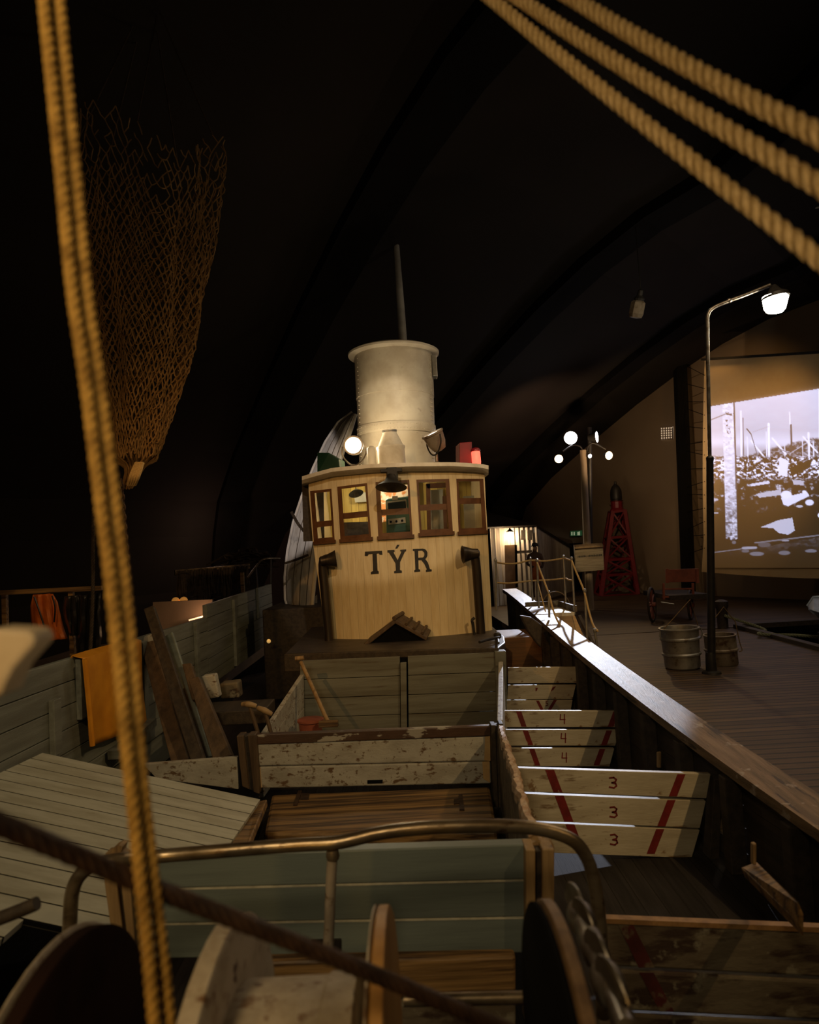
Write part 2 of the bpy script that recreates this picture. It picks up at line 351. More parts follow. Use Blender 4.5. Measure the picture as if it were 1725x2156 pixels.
# pier floor on the right
mb = MB(); mb.hexa([V((2.62, -1, 0)), V((7.15, -1, 0)), V((7.5, 16, 0)), V((2.62, 16, 0))], [V((2.62, -1, -.14)), V((7.15, -1, -.14)), V((7.5, 16, -.14)), V((2.62, 16, -.14))])
mb.hexa([V((2.62, 16, 0)), V((14.5, 16.4, 0)), V((9, 31, 0)), V((1.9, 34, 0))], [V((2.62, 16, -.14)), V((14.5, 16.4, -.14)), V((9, 31, -.14)), V((1.9, 34, -.14))])
struct('floor', mb, m_pier)
mb = MB(); mb.beam((7.1, 2, .03), (7.45, 16, .03), .16, .12); mb.beam((7.45, 16, .03), (14, 16.3, .03), .16, .12); struct('trim_2', mb, m_dkw, bev=.01)
mb = MB()
for y in range(0, 17, 2): mb.beam((7.0, y, -1.5), (7.0, y, -.14), .2, .2, (0, 1, 0)); mb.beam((2.75, y, -1.5), (2.75, y, -.14), .16, .16, (0, 1, 0))
struct('trim_3', mb, m_dkw)
mb = MB(); mb.box((11.5, 9, -.62), (8.6, 14.4, .04)); o = struct('water', mb, m_water)
# exit door + sign in the back wall
mb = MB(); mb.board([PW(1192, 1145, .05), PW(1224, 1143, .05), PW(1226, 1262, .05), PW(1194, 1264, .05)], .04); struct('door_1', mb, m_rib)
t = thing('exit_sign', PW(1212, 1124, .2), 'small green and white exit sign glowing above the dark back doorway', 'sign')
mb = MB(); mb.board([PW(1201, 1118, .18), PW(1222, 1117, .18), PW(1222, 1128, .18), PW(1201, 1129, .18)], .12); obj('sign_case', mb, m_exit, t)
mb = MB()
for x0, x1 in ((1203, 1205), (1208, 1210), (1216, 1218)): mb.board([PW(x0, 1120, .2), PW(x1, 1120, .2), PW(x1, 1127, .2), PW(x0, 1127, .2)], .02)
mb.board([PW(1219, 1119, .2), PW(1221, 1119, .2), PW(1221, 1127, .2), PW(1219, 1127, .2)], .02)
obj('pictogram', mb, m_exitw, t)
# black column
mb = MB(); c = PW(1449, 1200, .6); mb.beam(P(1451, 1262, c.y), P(1431, 740, c.y), .36, .36, (0, 1, 0)); struct('column', mb, m_rib)
# lit grid on wall
t = thing('wall_vent', PW(1403, 912, .1), 'small square gridded vent glowing high on the brown back wall', 'vent')
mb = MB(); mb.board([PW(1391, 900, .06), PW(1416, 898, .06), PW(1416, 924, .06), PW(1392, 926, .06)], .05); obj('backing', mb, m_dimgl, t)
mb = MB()
for i in range(6):
    x = 1391 + 5 * i; mb.beam(PW(x, 900, .09), PW(x + .5, 926, .09), .03, .03)
    y = 900 + 5 * i; mb.beam(PW(1391, y, .09), PW(1416, y - 1.5, .09), .03, .03)
obj('grille', mb, m_wall, t)

# ================================================================== SCREEN
SP = P(1497, 1000, 21.6); SQ = P(1725, 1000, 18.6); SP.z = SQ.z = 0
sdir = (SQ - SP).normalized(); sn = V((sdir.y, -sdir.x, 0))
if sn.dot(EYE - SP) < 0: sn = -sn
def PS(px, py, off=0): return PP(px, py, SP + sn * off, sn)
t = thing('projection_screen', PS(1600, 1215), 'big hanging cloth screen showing a projected harbour scene, right of the lamp post', 'screen')
rows = []
for j in range(41):
    v = j / 40; row = []
    for i in range(41):
        u = i / 40; x = 1484 + 6 * v * 0 + u * 300
        x += -8 * math.sin(v * 3.1) * (1 - u) * .5 + (4 * (1 - u) * (-1 if v > .85 else 0)) * (v - .85) * 10
        yt = 756 - 15 * u; yb = 1204 + 14 * math.sin(min(1, u * 1.2) * 1.5)
        y = lerp(yt, yb, v)
        row.append(PS(x, y, .02 * math.sin(v * 60 + u * 3) * max(0, v - .86) * 6))
    rows.append(row)
mb = MB(); mb.grid(rows); obj('screen_cloth', mb, m_cloth, t, smooth=True)
mb = MB(); mb.beam(PS(1478, 757, .02), PS(1784, 738, .02), .07, .07); obj('top_batten', mb, m_black, t)
mb = MB()
for i in range(14):
    a = PS(1484 + (i % 2) * 0, 790 + i * 28, .02); b = PW(1445, 770 + i * 30 + (i % 3) * 8, .5)
    mb.tube([a, b], .012, 4)
obj('lacing', mb, m_rib, t)
# projected picture
NX, NY = 210, 300
gx = np.linspace(1494, 1770, NX); gy = np.linspace(790, 1204, NY); X, Y = np.meshgrid(gx, gy)
rng = np.random.default_rng(3)
def vnoise(fx, fy, oct=4):
    out = np.zeros_like(X); amp = 1; tot = 0
    for o in range(oct):
        g = rng.random((64, 64)); ax = (X / fx * 2 ** o) % 63; ay = (Y / fy * 2 ** o) % 63
        i = ax.astype(int); j = ay.astype(int); u = ax - i; v = ay - j; u = u * u * (3 - 2 * u); v = v * v * (3 - 2 * v)
        i2 = (i + 1) % 64; j2 = (j + 1) % 64
        out += amp * ((g[j, i] * (1 - u) + g[j, i2] * u) * (1 - v) + (g[j2, i] * (1 - u) + g[j2, i2] * u) * v); tot += amp; amp *= .6
    return out / tot
def seg(x0, y0, x1, y1, w0):
    dx, dy = x1 - x0, y1 - y0; tt = np.clip(((X - x0) * dx + (Y - y0) * dy) / (dx * dx + dy * dy), 0, 1)
    return np.clip((w0 - np.hypot(X - x0 - tt * dx, Y - y0 - tt * dy)) / .8 + .5, 0, 1)
def inpoly(pts):
    r = np.zeros(X.shape, bool); n = len(pts)
    for i in range(n):
        x0, y0 = pts[i]; x1, y1 = pts[i - 1]
        if y0 == y1: continue
        r ^= ((y0 > Y) != (y1 > Y)) & (X < (x1 - x0) * (Y - y0) / (y1 - y0) + x0)
    return r.astype(float)
def over(a, mask, val): return a * (1 - mask) + val * mask
n1, n2, n3 = vnoise(9, 7), vnoise(5, 3.2), vnoise(22, 9)
Lm = .74 - (Y - 830) / 900 + .05 * (n3 - .5)
Lm = over(Lm, np.clip((Y - 905) / 30, 0, 1) * np.clip((945 - Y) / 15, 0, 1), .82)
hill = np.clip((Y - (958 - np.clip(X - 1570, 0, 140) * .27 + 8 * (n1 - .5))) / 5, 0, 1)
Lm = over(Lm, hill, np.clip(.22 + 1.5 * (n2 - .55), .10, .8))
for x, y0, y1, w0, v in ((1560.5, 866, 985, 1.8, .9), (1565, 880, 990, 1.0, .25), (1574, 920, 975, 1.4, .85), (1619, 893, 1012, 2.4, .95), (1614, 910, 990, 1.2, .85), (1663, 868, 905, 1.2, .9), (1666, 895, 968, 1.9, .12),
                        (1703, 912, 985, 2.2, .9), (1690, 925, 975, 1.0, .8), (1713, 930, 990, 1.3, .85), (1652, 930, 965, 1.2, .8), (1738, 880, 980, 2, .85)):
    Lm = over(Lm, seg(x, y0, x + 1.5, y1, w0), v)
for a in ((1582, 928, 1616, 970, 1.7, .9), (1573, 903, 1582, 914, 1.2, .15), (1582, 914, 1598, 968, .8, .2), (1627, 923, 1655, 956, 2.0, .9), (1692, 920, 1722, 953, 1.8, .9), (1640, 945, 1690, 965, .8, .25), (1585, 910, 1619, 898, .5, .5), (1664, 955, 1700, 932, .6, .7)):
    Lm = over(Lm, seg(*a[:5]), a[5])
band = np.clip((Y - 958) / 8, 0, 1) * np.clip((1022 - Y) / 14, 0, 1)
Lm = over(Lm, band, np.clip((n2 - .46) * 5.5 + .25 * (n1 - .5), .03, .95))
ground = np.clip((Y - 1004 - 8 * (n1 - .5)) / 10, 0, 1)
Lm = over(Lm, ground, np.clip((n1 - .60) * 3.2, .015, .75) * np.clip((1085 - Y) / 40, 0, 1) + .015)
for pts, v in ((((1642, 962), (1661, 970), (1657, 1004), (1640, 1000)), .85), (((1662, 985), (1712, 965), (1705, 985), (1668, 1003)), .03), (((1592, 1040), (1645, 1030), (1646, 1042), (1600, 1048)), .6), (((1580, 1019), (1620, 1012), (1622, 1018), (1582, 1024)), .75),
               (((1602, 1110), (1640, 1095), (1669, 1090), (1674, 1117), (1660, 1126), (1640, 1122), (1628, 1112)), .62), (((1645, 1048), (1700, 1036), (1705, 1044), (1660, 1066), (1650, 1062)), .8), (((1668, 1010), (1694, 1012), (1692, 1022), (1672, 1020)), .6)):
    Lm = over(Lm, inpoly(pts), v)
for cx, cy, rx, ry, v in ((1656, 1042, 13, 10, .85), (1694, 1036, 5, 4, .85), (1705, 1058, 10, 7, .8), (1684, 1066, 8, 3, .6), (1652, 1164, 14, 5, .26), (1594, 1166, 17, 5, .28), (1570, 1160, 9, 4, .22), (1708, 1160, 14, 4, .28), (1610, 1147, 15, 6, .18),
                          (1654, 1138, 9, 2.5, .42), (1506, 1052, 8, 3, .6), (1508, 1080, 6, 2, .5), (1546, 1142, 5, 4, .25), (1725, 1085, 3, 5, .8)):
    Lm = over(Lm, np.clip((1 - np.hypot((X - cx) / rx, (Y - cy) / ry)) * 5, 0, 1), v)
pave = np.clip((Y - (1168 - (X - 1500) * .17)) / 2, 0, 1)
Lm = np.maximum(Lm, pave * np.clip((1178 - (Y - (X - 1500) * -.05)) / 30, 0, 1) * (.05 + .16 * (n1 > .5) * (n2)))
Lm = over(Lm, seg(1505, 1163, 1590, 1152, 1.0), .3); Lm = over(Lm, seg(1590, 1143, 1725, 1127, 1.4), .3); Lm = over(Lm, seg(1565, 1154, 1592, 1153, 2.6), .45)
polem = np.clip((13 - np.abs(X - (1533.5 + (Y - 850) * .027))) / 1.5, 0, 1) * np.clip((1136 + 16 * (n2 - .5) - Y) / 4, 0, 1)
fade = np.clip((Y - 980) / 150, 0, 1)
Lm = over(Lm, polem, np.clip(.80 - .42 * fade + (n2 - .5) * (.5 + .9 * fade), .05, .95))
Lm = over(Lm, np.clip((2.2 - np.abs(X - (1546 + (Y - 850) * .027))) / 1, 0, 1) * (Y < 1030), .15)
Lm = over(Lm, seg(1497, 884, 1535, 869, .9), .2); Lm = over(Lm, seg(1530, 870, 1545, 873, 3) * (n2 > .48), .18); Lm = over(Lm, seg(1532, 885, 1535, 910, 4) * (n2 > .56), .22)
inside = (Y > 855.5 - (X - 1497) * .163).astype(float) * np.clip((1195 - Y) / 20, 0, 1)
Lm = np.clip(Lm, 0, 1) ** 1.6 * inside
vs = [PS(a, b, .05) for b in gy for a in gx]
fs = [(j * NX + i, j * NX + i + 1, (j + 1) * NX + i + 1, (j + 1) * NX + i) for j in range(NY - 1) for i in range(NX - 1)
      if inside[j, i] + inside[j + 1, i] + inside[j + 1, i + 1] > 0]
mb = MB(); mb.add(vs, fs)
mp_ = bpy.data.materials.new('projected_harbour'); mp_.use_nodes = True; N = mp_.node_tree.nodes; b = N['Principled BSDF']
at = N.new('ShaderNodeAttribute'); at.attribute_name = 'beam'; mp_.node_tree.links.new(at.outputs['Color'], b.inputs['Emission Color'])
b.inputs['Emission Strength'].default_value = 1.25; b.inputs['Base Color'].default_value = (.55, .40, .22, 1); b.inputs['Roughness'].default_value = .9; b.inputs['Specular IOR Level'].default_value = .1
pic = obj('projected_picture', mb, mp_, t)
ca = pic.data.color_attributes.new('beam', 'FLOAT_COLOR', 'POINT')
fl = Lm.ravel(); arr = np.stack([fl * .76, fl * .80, fl * 1.16, np.ones_like(fl)], 1).astype(np.float32)
ca.data.foreach_set('color', arr.ravel())
mb = MB()

# ================================================================== SHIP: hull, gunwale, deck
ship = thing('fishing_boat', (0, 6, -.16), 'old wooden fishing boat hull with grey bulwark and worn plank gunwale beside the pier', 'boat')
inner = [(1725, 1745), (1610, 1669), (1504, 1598), (1420, 1524), (1378, 1497), (1294, 1440), (1252, 1402), (1216, 1372), (1171, 1335), (1148, 1314), (1125, 1294), (1104, 1275), (1080, 1258), (1049, 1235)]
outer = [(1725, 1686), (1640, 1630), (1588, 1595), (1496, 1531), (1420, 1482), (1349, 1430), (1280, 1386), (1246, 1363), (1205, 1334), (1171, 1305), (1141, 1279), (1116, 1258), (1088, 1239), (1055, 1228)]
Hz = [(1049, 1.12), (1080, 1.16), (1125, 1.26), (1216, 1.43), (1294, 1.53), (1378, 1.62), (1504, 1.70), (1725, 1.75)]
gi = [PZ(x, y, 2.3 - interp(x, Hz)) for x, y in inner]
go = []
for a in gi: go.append(None)
po = [PZ(x, y, 2.3 - interp(min(x, 1725), Hz)) for x, y in outer]
def at_y(pl, y):
    pl = sorted(pl, key=lambda p: p.y)
    for a, b in zip(pl, pl[1:]):
        if y <= b.y: return a + (b - a) * ((y - a.y) / (b.y - a.y))
    a, b = pl[-2], pl[-1]; return a + (b - a) * ((y - a.y) / (b.y - a.y))
ys = [2.6 + .45 * i for i in range(31)]
top_i = []; top_o = []
_y = [p.y for p in gi]; fx = np.polyfit(_y, [p.x for p in gi], 3); fz = np.polyfit(_y, [p.z for p in gi], 3)
fo_ = np.polyfit([p.y for p in po], [p.x for p in po], 3)
for y in ys:
    yc = min(max(y, 3.6), 16.6); a = V((float(np.polyval(fx, yc)), y, float(np.polyval(fz, yc))))
    wv = min(max(float(np.polyval(fo_, yc)) - a.x, .24), .32)
    top_i.append(a); top_o.append(a + V((wv, 0, 0)))
mb = MB()
for i in range(len(ys) - 1):
    q = [top_i[i], top_o[i], top_o[i + 1], top_i[i + 1]]; mb.hexa(q, [p - V((0, 0, .075)) for p in q])
gw = MB(); rows = []
for i in range(len(ys)):
    a, b = top_i[i], top_o[i]; z = V((0, 0, .075)); rows.append([a, b, b - z, a - z, a])
gw.grid(rows); gw.add(rows[0][:4], [(0, 1, 2, 3)]); gw.add(rows[-1][:4], [(3, 2, 1, 0)])
o = obj('gunwale', gw, m_gun, ship); o['label'] = 'worn brown gunwale plank lit white'
# inner hull planking with two freeing ports
mb = MB()
ports = ((2.72, 3.55, -.02, .34), (5.0, 5.42, -.02, .30))
zl = [-.17, -.02, .16, .32, None]
yy = sorted(set([round(v, 3) for v in ys] + [p for a in ports for p in a[:2]]))
for a, b in zip(yy, yy[1:]):
    ga, gb = at_y(top_i, a), at_y(top_i, b)
    for k in range(4):
        z0 = zl[k]; z1 = zl[k + 1]
        hole = any(a >= p[0] - 1e-3 and b <= p[1] + 1e-3 for p in ports) and k in (1, 2)
        if hole: continue
        za, zb = (z1, z1) if z1 is not None else (ga.z - .07, gb.z - .07)
        q = [V((ga.x + .09, a, z0 + .004)), V((gb.x + .09, b, z0 + .004)), V((gb.x + .09, b, zb)), V((ga.x + .09, a, za))]
        mb.hexa(q, [p + V((.07, 0, 0)) for p in q])
obj('hull_planking', mb, m_hull, ship)
for k in range(16):
    y = 3.6 + .72 * k; g = at_y(top_i, y); mb = MB(); mb.box((g.x + .03, y, (g.z - .09 - .16) / 2), (.12, .11, g.z - .09 + .16)); obj('frame', mb, m_hull if k < 7 else m_dkw, ship, bev=.008)
# left bulwark
XL = -3.0
mb = MB()
zt1 = PX(24, 1422, XL).z
for (y0, y1, ztop, ztop2) in ((3.2, 9.9, zt1 + .02, PX(441, 1298, XL).z), (9.9, 14.5, PX(441, 1272, XL).z, PX(545, 1237, XL).z)):
    for k in range(6):
        a0, a1 = ztop - .195 * k, ztop2 - .195 * k
        q = [V((XL, y0, a0)), V((XL, y1, a1)), V((XL, y1, a1 - .187)), V((XL, y0, a0 - .187))]; mb.hexa(q, [p + V((-.06, 0, 0)) for p in q])
mb.hexa([V((XL - .065, 3.2, 1.5)), V((XL - .065, 9.9, 1.3)), V((XL - .065, 9.9, -.1)), V((XL - .065, 3.2, -.1))], [V((XL - .09, 3.2, 1.5)), V((XL - .09, 9.9, 1.3)), V((XL - .09, 9.9, -.1)), V((XL - .09, 3.2, -.1))])
obj('bulwark', mb, m_greyY, ship, bev=.004)
for x0, y0, x1, y1 in ((169, 1386, 172, 1513), (114, 1472, 118, 1588), (300, 1350, 310, 1560), (412, 1310, 424, 1470), (492, 1262, 500, 1400), (542, 1238, 548, 1300)):
    a, b = PX(x0, y0, XL + .02), PX(x1, y1, XL + .02); y = a.y; mb = MB(); mb.box((XL + .025, y, (a.z + b.z) / 2), (.05, .115, a.z - b.z)); obj('batten', mb, m_greyY, ship, bev=.006)
    mb = MB()
# deck / hold floor
mb = MB(); mb.box((-.45, 8.4, -.21), (5.5, 13.4, .1)); obj('deck', mb, m_hold, ship)
mb = MB()
o = None

# ================================================================== PENS
def pen_board(name, d, pix, m, label, group, th=.045, notch=None, bev=.006):
    mb = MB(); q = pq(d, *pix); mb.board(q, th, V((0, 1, 0)))
    o = obj(name, mb, m, bev=bev); tag(o, label, 'board', group); return o
def decal(name, d, pix, m, parent, th=.003):
    mb = MB(); mb.poly([P(x, y, d) for x, y in pix], (0, th, 0)); return obj(name, mb, m, parent)
D1 = 3.15
G = 'grey boards of the nearest pen wall'
pen_board('pen_board', D1, ((262, 1806), (1116, 1778), (1116, 1851), (272, 1872)), m_grey, 'top grey-green board of the nearest pen wall, behind the bent steel rail', G, .07)
pen_board('pen_board', D1, ((272, 1875), (1116, 1854), (1116, 1930), (282, 1945)), m_grey, 'middle grey-green board of the nearest pen wall with a pale top edge', G, .07)
pen_board('pen_board', D1, ((282, 1948), (1116, 1933), (1116, 2006), (290, 2019)), m_grey, 'lowest grey-green board of the nearest pen wall, just above brown planks', G, .07)
for (pa1, pb1) in (((272, 1875), (1116, 1854)), ((282, 1948), (1116, 1933))):  # pale strips paint the lit top edges of the two lower boards
    mb = MB(); (xa, ya), (xb_, yb_) = pa1, pb1; mb.poly([P(xa, ya - 1.5, D1 - .003), P(xb_, yb_ - 1.5, D1 - .003), P(xb_, yb_ + 1.5, D1 - .003), P(xa, ya + 1.5, D1 - .003)], (0, .03, 0))
    obj('worn_lit_edge', mb, mat('lit_edge_paint', (.50, .49, .40), (.36, .35, .28), .45, scale=14, bump=.1) if 'lit_edge_paint' not in bpy.data.materials else bpy.data.materials['lit_edge_paint'],
        [o for o in bpy.data.objects if o.name == ('pen_board.001' if ya < 1900 else 'pen_board.002')][0])
def post(name, d, parts, label, m=m_tan, dep=.12):
    t = thing(name, P(*parts[0][3], d), label, 'post')
    for k, q in enumerate(parts):
        mb = MB(); mb.board(pq(d + (0 if k != 1 else .03), *q), dep if k != 1 else dep - .03, V((0, 1, 0))); obj('cheek' if k != 1 else 'slot', mb, m if k != 1 else m_dkw, t, bev=.006)
    return t
post('pen_post', D1 - .06, (((1107, 1789), (1128, 1789), (1128, 2170), (1109, 2170)), ((1127, 1790), (1143, 1790), (1143, 2170), (1127, 2170)), ((1142, 1788), (1168, 1788), (1166, 2170), (1142, 2170))), 'tan grooved wooden post at the right end of the nearest pen wall')
post('pen_post', D1 - .06, (((213, 1816), (240, 1815), (272, 2080), (250, 2080)), ((239, 1816), (250, 1816), (280, 2080), (271, 2080)), ((249, 1815), (270, 1814), (292, 2080), (279, 2080))), 'tan grooved wooden post left of the nearest pen wall with a splintered top')
mb = MB(); mb.poly([P(x, y, D1 + .02) for x, y in ((1120, 1776), (1135, 1768), (1148, 1776), (1160, 1770), (1166, 1778), (1168, 1788), (1122, 1788))], (0, .08, 0)); tag(obj('wood_wedge', mb, m_tan), 'splintered tan wedge stuck in the top of the right pen post', 'wedge')
mb = MB(); mb.poly([P(x, y, D1 - .02) for x, y in ((220, 1812), (222, 1797), (234, 1795), (238, 1786), (250, 1780), (258, 1783), (254, 1796), (262, 1802), (262, 1812))], (0, .06, 0)); tag(obj('wood_splinter', mb, m_tan), 'torn tan splinter on top of the left pen post', 'splinter')
# black plate stands for the dark finger slot in the lowest board
mb = MB(); mb.board(pq(D1 - .012, (655, 1980), (718, 1978), (718, 2012), (655, 2013)), .01, V((0, 1, 0))); tag(obj('slot_plate', mb, m_black), 'dark plate standing for a finger slot behind the foot of the steel rail leg', 'bracket')
# lower brown planks in front of that wall, and tube below
pen_board('low_plank', D1 - .15, ((520, 2024), (1087, 2012), (1087, 2100), (520, 2110)), m_brnX, 'brown worn plank low under the grey pen wall', 'low brown planks', .06, bev=.015)
pen_board('low_plank', D1 - .15, ((520, 2116), (1087, 2107), (1087, 2200), (520, 2210)), m_oldbd, 'second low plank, mottled grey, half out of view', 'low brown planks', .06, bev=.015)
# wall 2 (white, worn)
D2 = 6.4
t = thing('pen_bulkhead', P(790, 1655, D2), 'worn white two-board pen wall with a dark flaking cap rail behind the hatch', 'partition')
mb = MB(); mb.board(pq(D2, (533, 1547), (1043, 1528), (1043, 1549), (533, 1568)), .07, V((0, 1, 0))); o = obj('cap_rail', mb, mat('flaking_cap', (.075, .04, .026), (.05, .026, .016), .45, scale=3, stretch=(1, 3, 3), wear=(.33, .31, .27), wscale=1.6, wlo=.56, whi=.575, bump=.2, wear2=((.62, .54, .36), 3.1, .62, .63)), t, bev=.008); o['label'] = 'dark brown cap rail with flaking grey paint'
mb = MB(); mb.board(pq(D2 + .015, (541, 1567), (1032, 1550), (1033, 1602), (543, 1613)), .05, V((0, 1, 0))); obj('board', mb, m_worn, t, bev=.012)
mb = MB(); mb.board(pq(D2 + .015, (543, 1615), (1033, 1604), (1034, 1650), (545, 1660)), .05, V((0, 1, 0))); o2 = obj('board', mb, m_worn, t, bev=.012)
decal('finger_slot', D2 + .008, ((774, 1643), (806, 1642), (806, 1649), (774, 1650)), m_winb, o2, .02)
m_pale = mat('pale_bare_edge', (.50, .34, .16), (.42, .27, .12), .5, scale=8, bump=.1)
for pix in (((536, 1568), (543, 1568), (546, 1612), (541, 1612)), ((540, 1616), (548, 1616), (551, 1658), (547, 1658)), ((1022, 1551), (1032, 1550), (1033, 1602), (1020, 1601)), ((1016, 1604), (1031, 1603), (1032, 1648), (1018, 1640))):
    decal('rubbed_edge', D2 + .006, pix, m_pale, t, .008)
post('pen_post', D2 - .08, (((498, 1550), (512, 1549), (524, 1662), (510, 1656)), ((511, 1550), (522, 1549), (535, 1666), (523, 1662)), ((521, 1548), (537, 1547), (546, 1672), (534, 1668))), 'dark brown grooved post at the left end of the white pen wall', m_brnZ, .14)
post('pen_post', D2 - .08, (((1034, 1527), (1044, 1527), (1050, 1700), (1040, 1700)), ((1043, 1528), (1052, 1528), (1056, 1700), (1049, 1700)), ((1051, 1524), (1060, 1524), (1066, 1700), (1056, 1700))), 'dark grooved post at the right end of the white pen wall', m_dkw, .14)
pen_board('cross_board', 6.35, ((300, 1609), (500, 1594), (502, 1662), (330, 1640)), m_worn, 'pale worn cross board left of the white pen wall, below leaning timbers', None, .05)
# hatch
hz = .09
hq = [PZ(572, 1672, hz), PZ(1032, 1655, hz), PZ(1048, 1748, hz), PZ(556, 1752, hz)]
t = thing('hatch_cover', V((-.4, 5.8, -.16)), 'thick brown wooden hatch cover with two iron straps inside the pen', 'hatch')
mb = MB(); hq2 = [V((-1.24, 6.22, hz)), V((.66, 6.28, hz)), V((.62, 5.28, hz)), V((-1.24, 5.26, hz))]
mb.hexa(hq, [p - V((0, 0, .14)) for p in hq]); obj('cover', mb, m_brnX, t, bev=.03)
def rz(px, py, z): return PZ(px, py, z)
for pix in (((628, 1664), (636, 1664), (626, 1694), (618, 1694)), ((966, 1672), (974, 1672), (978, 1704), (968, 1704))):
    mb = MB(); q = [PZ(x, y, hz + .012) for x, y in pix]; mb.hexa(q, [p - V((0, 0, .02)) for p in q]); obj('strap', mb, m_rust, t)
for pix in (((634, 1670), (652, 1670), (650, 1682), (632, 1682)), ((956, 1682), (974, 1680), (976, 1690), (956, 1692))):
    mb = MB(); q = [PZ(x, y, hz + .008) for x, y in pix]; mb.hexa(q, [p - V((0, 0, .015)) for p in q]); obj('ring_plate', mb, m_rust, t)
mb = MB(); b0 = [p - V((0, 0, .15)) + V(((-.07 if i in (0, 3) else .02), (.05 if i < 2 else -.06), 0)) for i, p in enumerate(hq)]; mb.hexa(b0, [p - V((0, 0, .10)) for p in b0]); obj('coaming', mb, m_dkw, t, bev=.01)
mb = MB(); mb.board([P(540, 1688, 5.62), P(562, 1683, 5.62), P(520, 1784, 4.5), P(482, 1784, 4.5)], .05); tag(obj('edge_plank', mb, m_brnX, bev=.008), 'brown plank edging between the pale platform and the hatch', 'plank')
# right long wall of the pens
def long_board(name, qy0, qy1, x0, x1, zt0, zt1, zb, m, th=.055): 
    mb = MB(); q = [V((x0, qy0, zt0)), V((x1, qy1, zt1)), V((x1, qy1, zb)), V((x0, qy0, zb))]; mb.hexa(q, [p + V((th, 0, 0)) for p in q]); return mb
a = P(1106, 1740, 3.3); b_ = P(1047, 1532, 6.32)
t = thing('pen_side_wall', V((.6, 5.0, -.16)), 'long pen side wall with pale chewed top edge running back from the tan post', 'partition')
obj('side_board', long_board('', 3.24, 6.34, a.x, b_.x, a.z - .03, b_.z - .02, -.16, m_dkw), m_oldbd, t)
rows = []; rnd = random.Random(5); n = 46
for i in range(n):
    f = i / (n - 1); c = a.lerp(b_, f); c.y = lerp(3.24, 6.34, f); wv = .052 + rnd.uniform(-.008, .010); j = rnd.uniform(-.010, .010)
    rows.append([c + V((j, 0, -.05)), c + V((j, 0, -.005)), c + V((j + .012, 0, .012 + rnd.uniform(0, .012))), c + V((j + wv - .012, 0, .012 + rnd.uniform(0, .01))), c + V((j + wv, 0, -.005)), c + V((j + wv, 0, -.05))])
mb = MB(); mb.grid(rows); mb.add(rows[0], [(0, 1, 2, 3, 4, 5)]); mb.add(rows[-1], [(5, 4, 3, 2, 1, 0)])
obj('chewed_edge', mb, mat('chewed_pale_wood', (.50, .38, .27), (.34, .20, .11), .6, scale=10, bump=.5, wear=(.14, .08, .05), wscale=12, wlo=.62, whi=.68), t)['label'] = 'pale splintered top edge'
a2 = P(1047, 1518, 6.48); b2 = P(1050, 1400, 8.1)
mb = long_board('', 6.5, 8.1, a2.x, b2.x, a2.z, b2.z + .04, -.16, m_worn); tag(obj('pen_side_board', mb, m_worn, bev=.01), 'pale side board of the far pen, seen almost end-on beside the white numbered boards', 'board')
# left wall far pen
mb = MB(); q = [P(548, 1560, 6.55), P(640, 1420, 8.15), P(642, 1560, 8.15), P(556, 1680, 6.55)]
for k in range(4):
    f0, f1 = k / 4, (k + .965) / 4; qq = [q[0].lerp(q[3], f0), q[1].lerp(q[2], f0), q[1].lerp(q[2], f1), q[0].lerp(q[3], f1)]; mb.board(qq, .05)
tag(obj('pen_side_wall', mb, m_worn, bev=.005), 'pale planked side wall of the far pen, left of the long wooden handle', 'partition')
# wall 3, blue-grey panel below the wheelhouse casing
D3 = 8.2
casing = t = thing('engine_casing', V((-.2, 9.4, -.16)), 'blue-grey panelled engine casing under the wheelhouse with a dark top lit white at one corner', 'casing')
top3 = [(632, 1392), (1052, 1374)]; bot3 = [(632, 1592), (1056, 1580)]
mb = MB()
for k in range(5):
    f0, f1 = k / 5, (k + .97) / 5
    for (u0, u1) in ((0, .50), (.54, 1)):
        def pt(u, f): return P(lerp(lerp(632, 1052, u), lerp(632, 1056, u), f), lerp(lerp(1392, 1374, u), lerp(1592, 1580, u), f), D3)
        mb.board([pt(u0, f0), pt(u1, f0), pt(u1, f1), pt(u0, f1)], .05, V((0, 1, 0)))
obj('panel', mb, m_greyD, t, bev=.004)
mb = MB(); mb.board(pq(D3 - .05, (843, 1396), (856, 1395), (858, 1592), (845, 1592)), .05, V((0, 1, 0))); obj('batten', mb, m_greyD, t, bev=.006)
mb = MB(); mb.board(pq(D3 + .05, (830, 1385), (868, 1384), (868, 1590), (830, 1590)), .04, V((0, 1, 0))); obj('recess', mb, m_winb, t)
mb = MB(); mb.board(pq(D3 - .03, (1042, 1372), (1066, 1371), (1070, 1590), (1048, 1590)), .16, V((0, 1, 0))); obj('corner_post', mb, m_greyD, t, bev=.01)
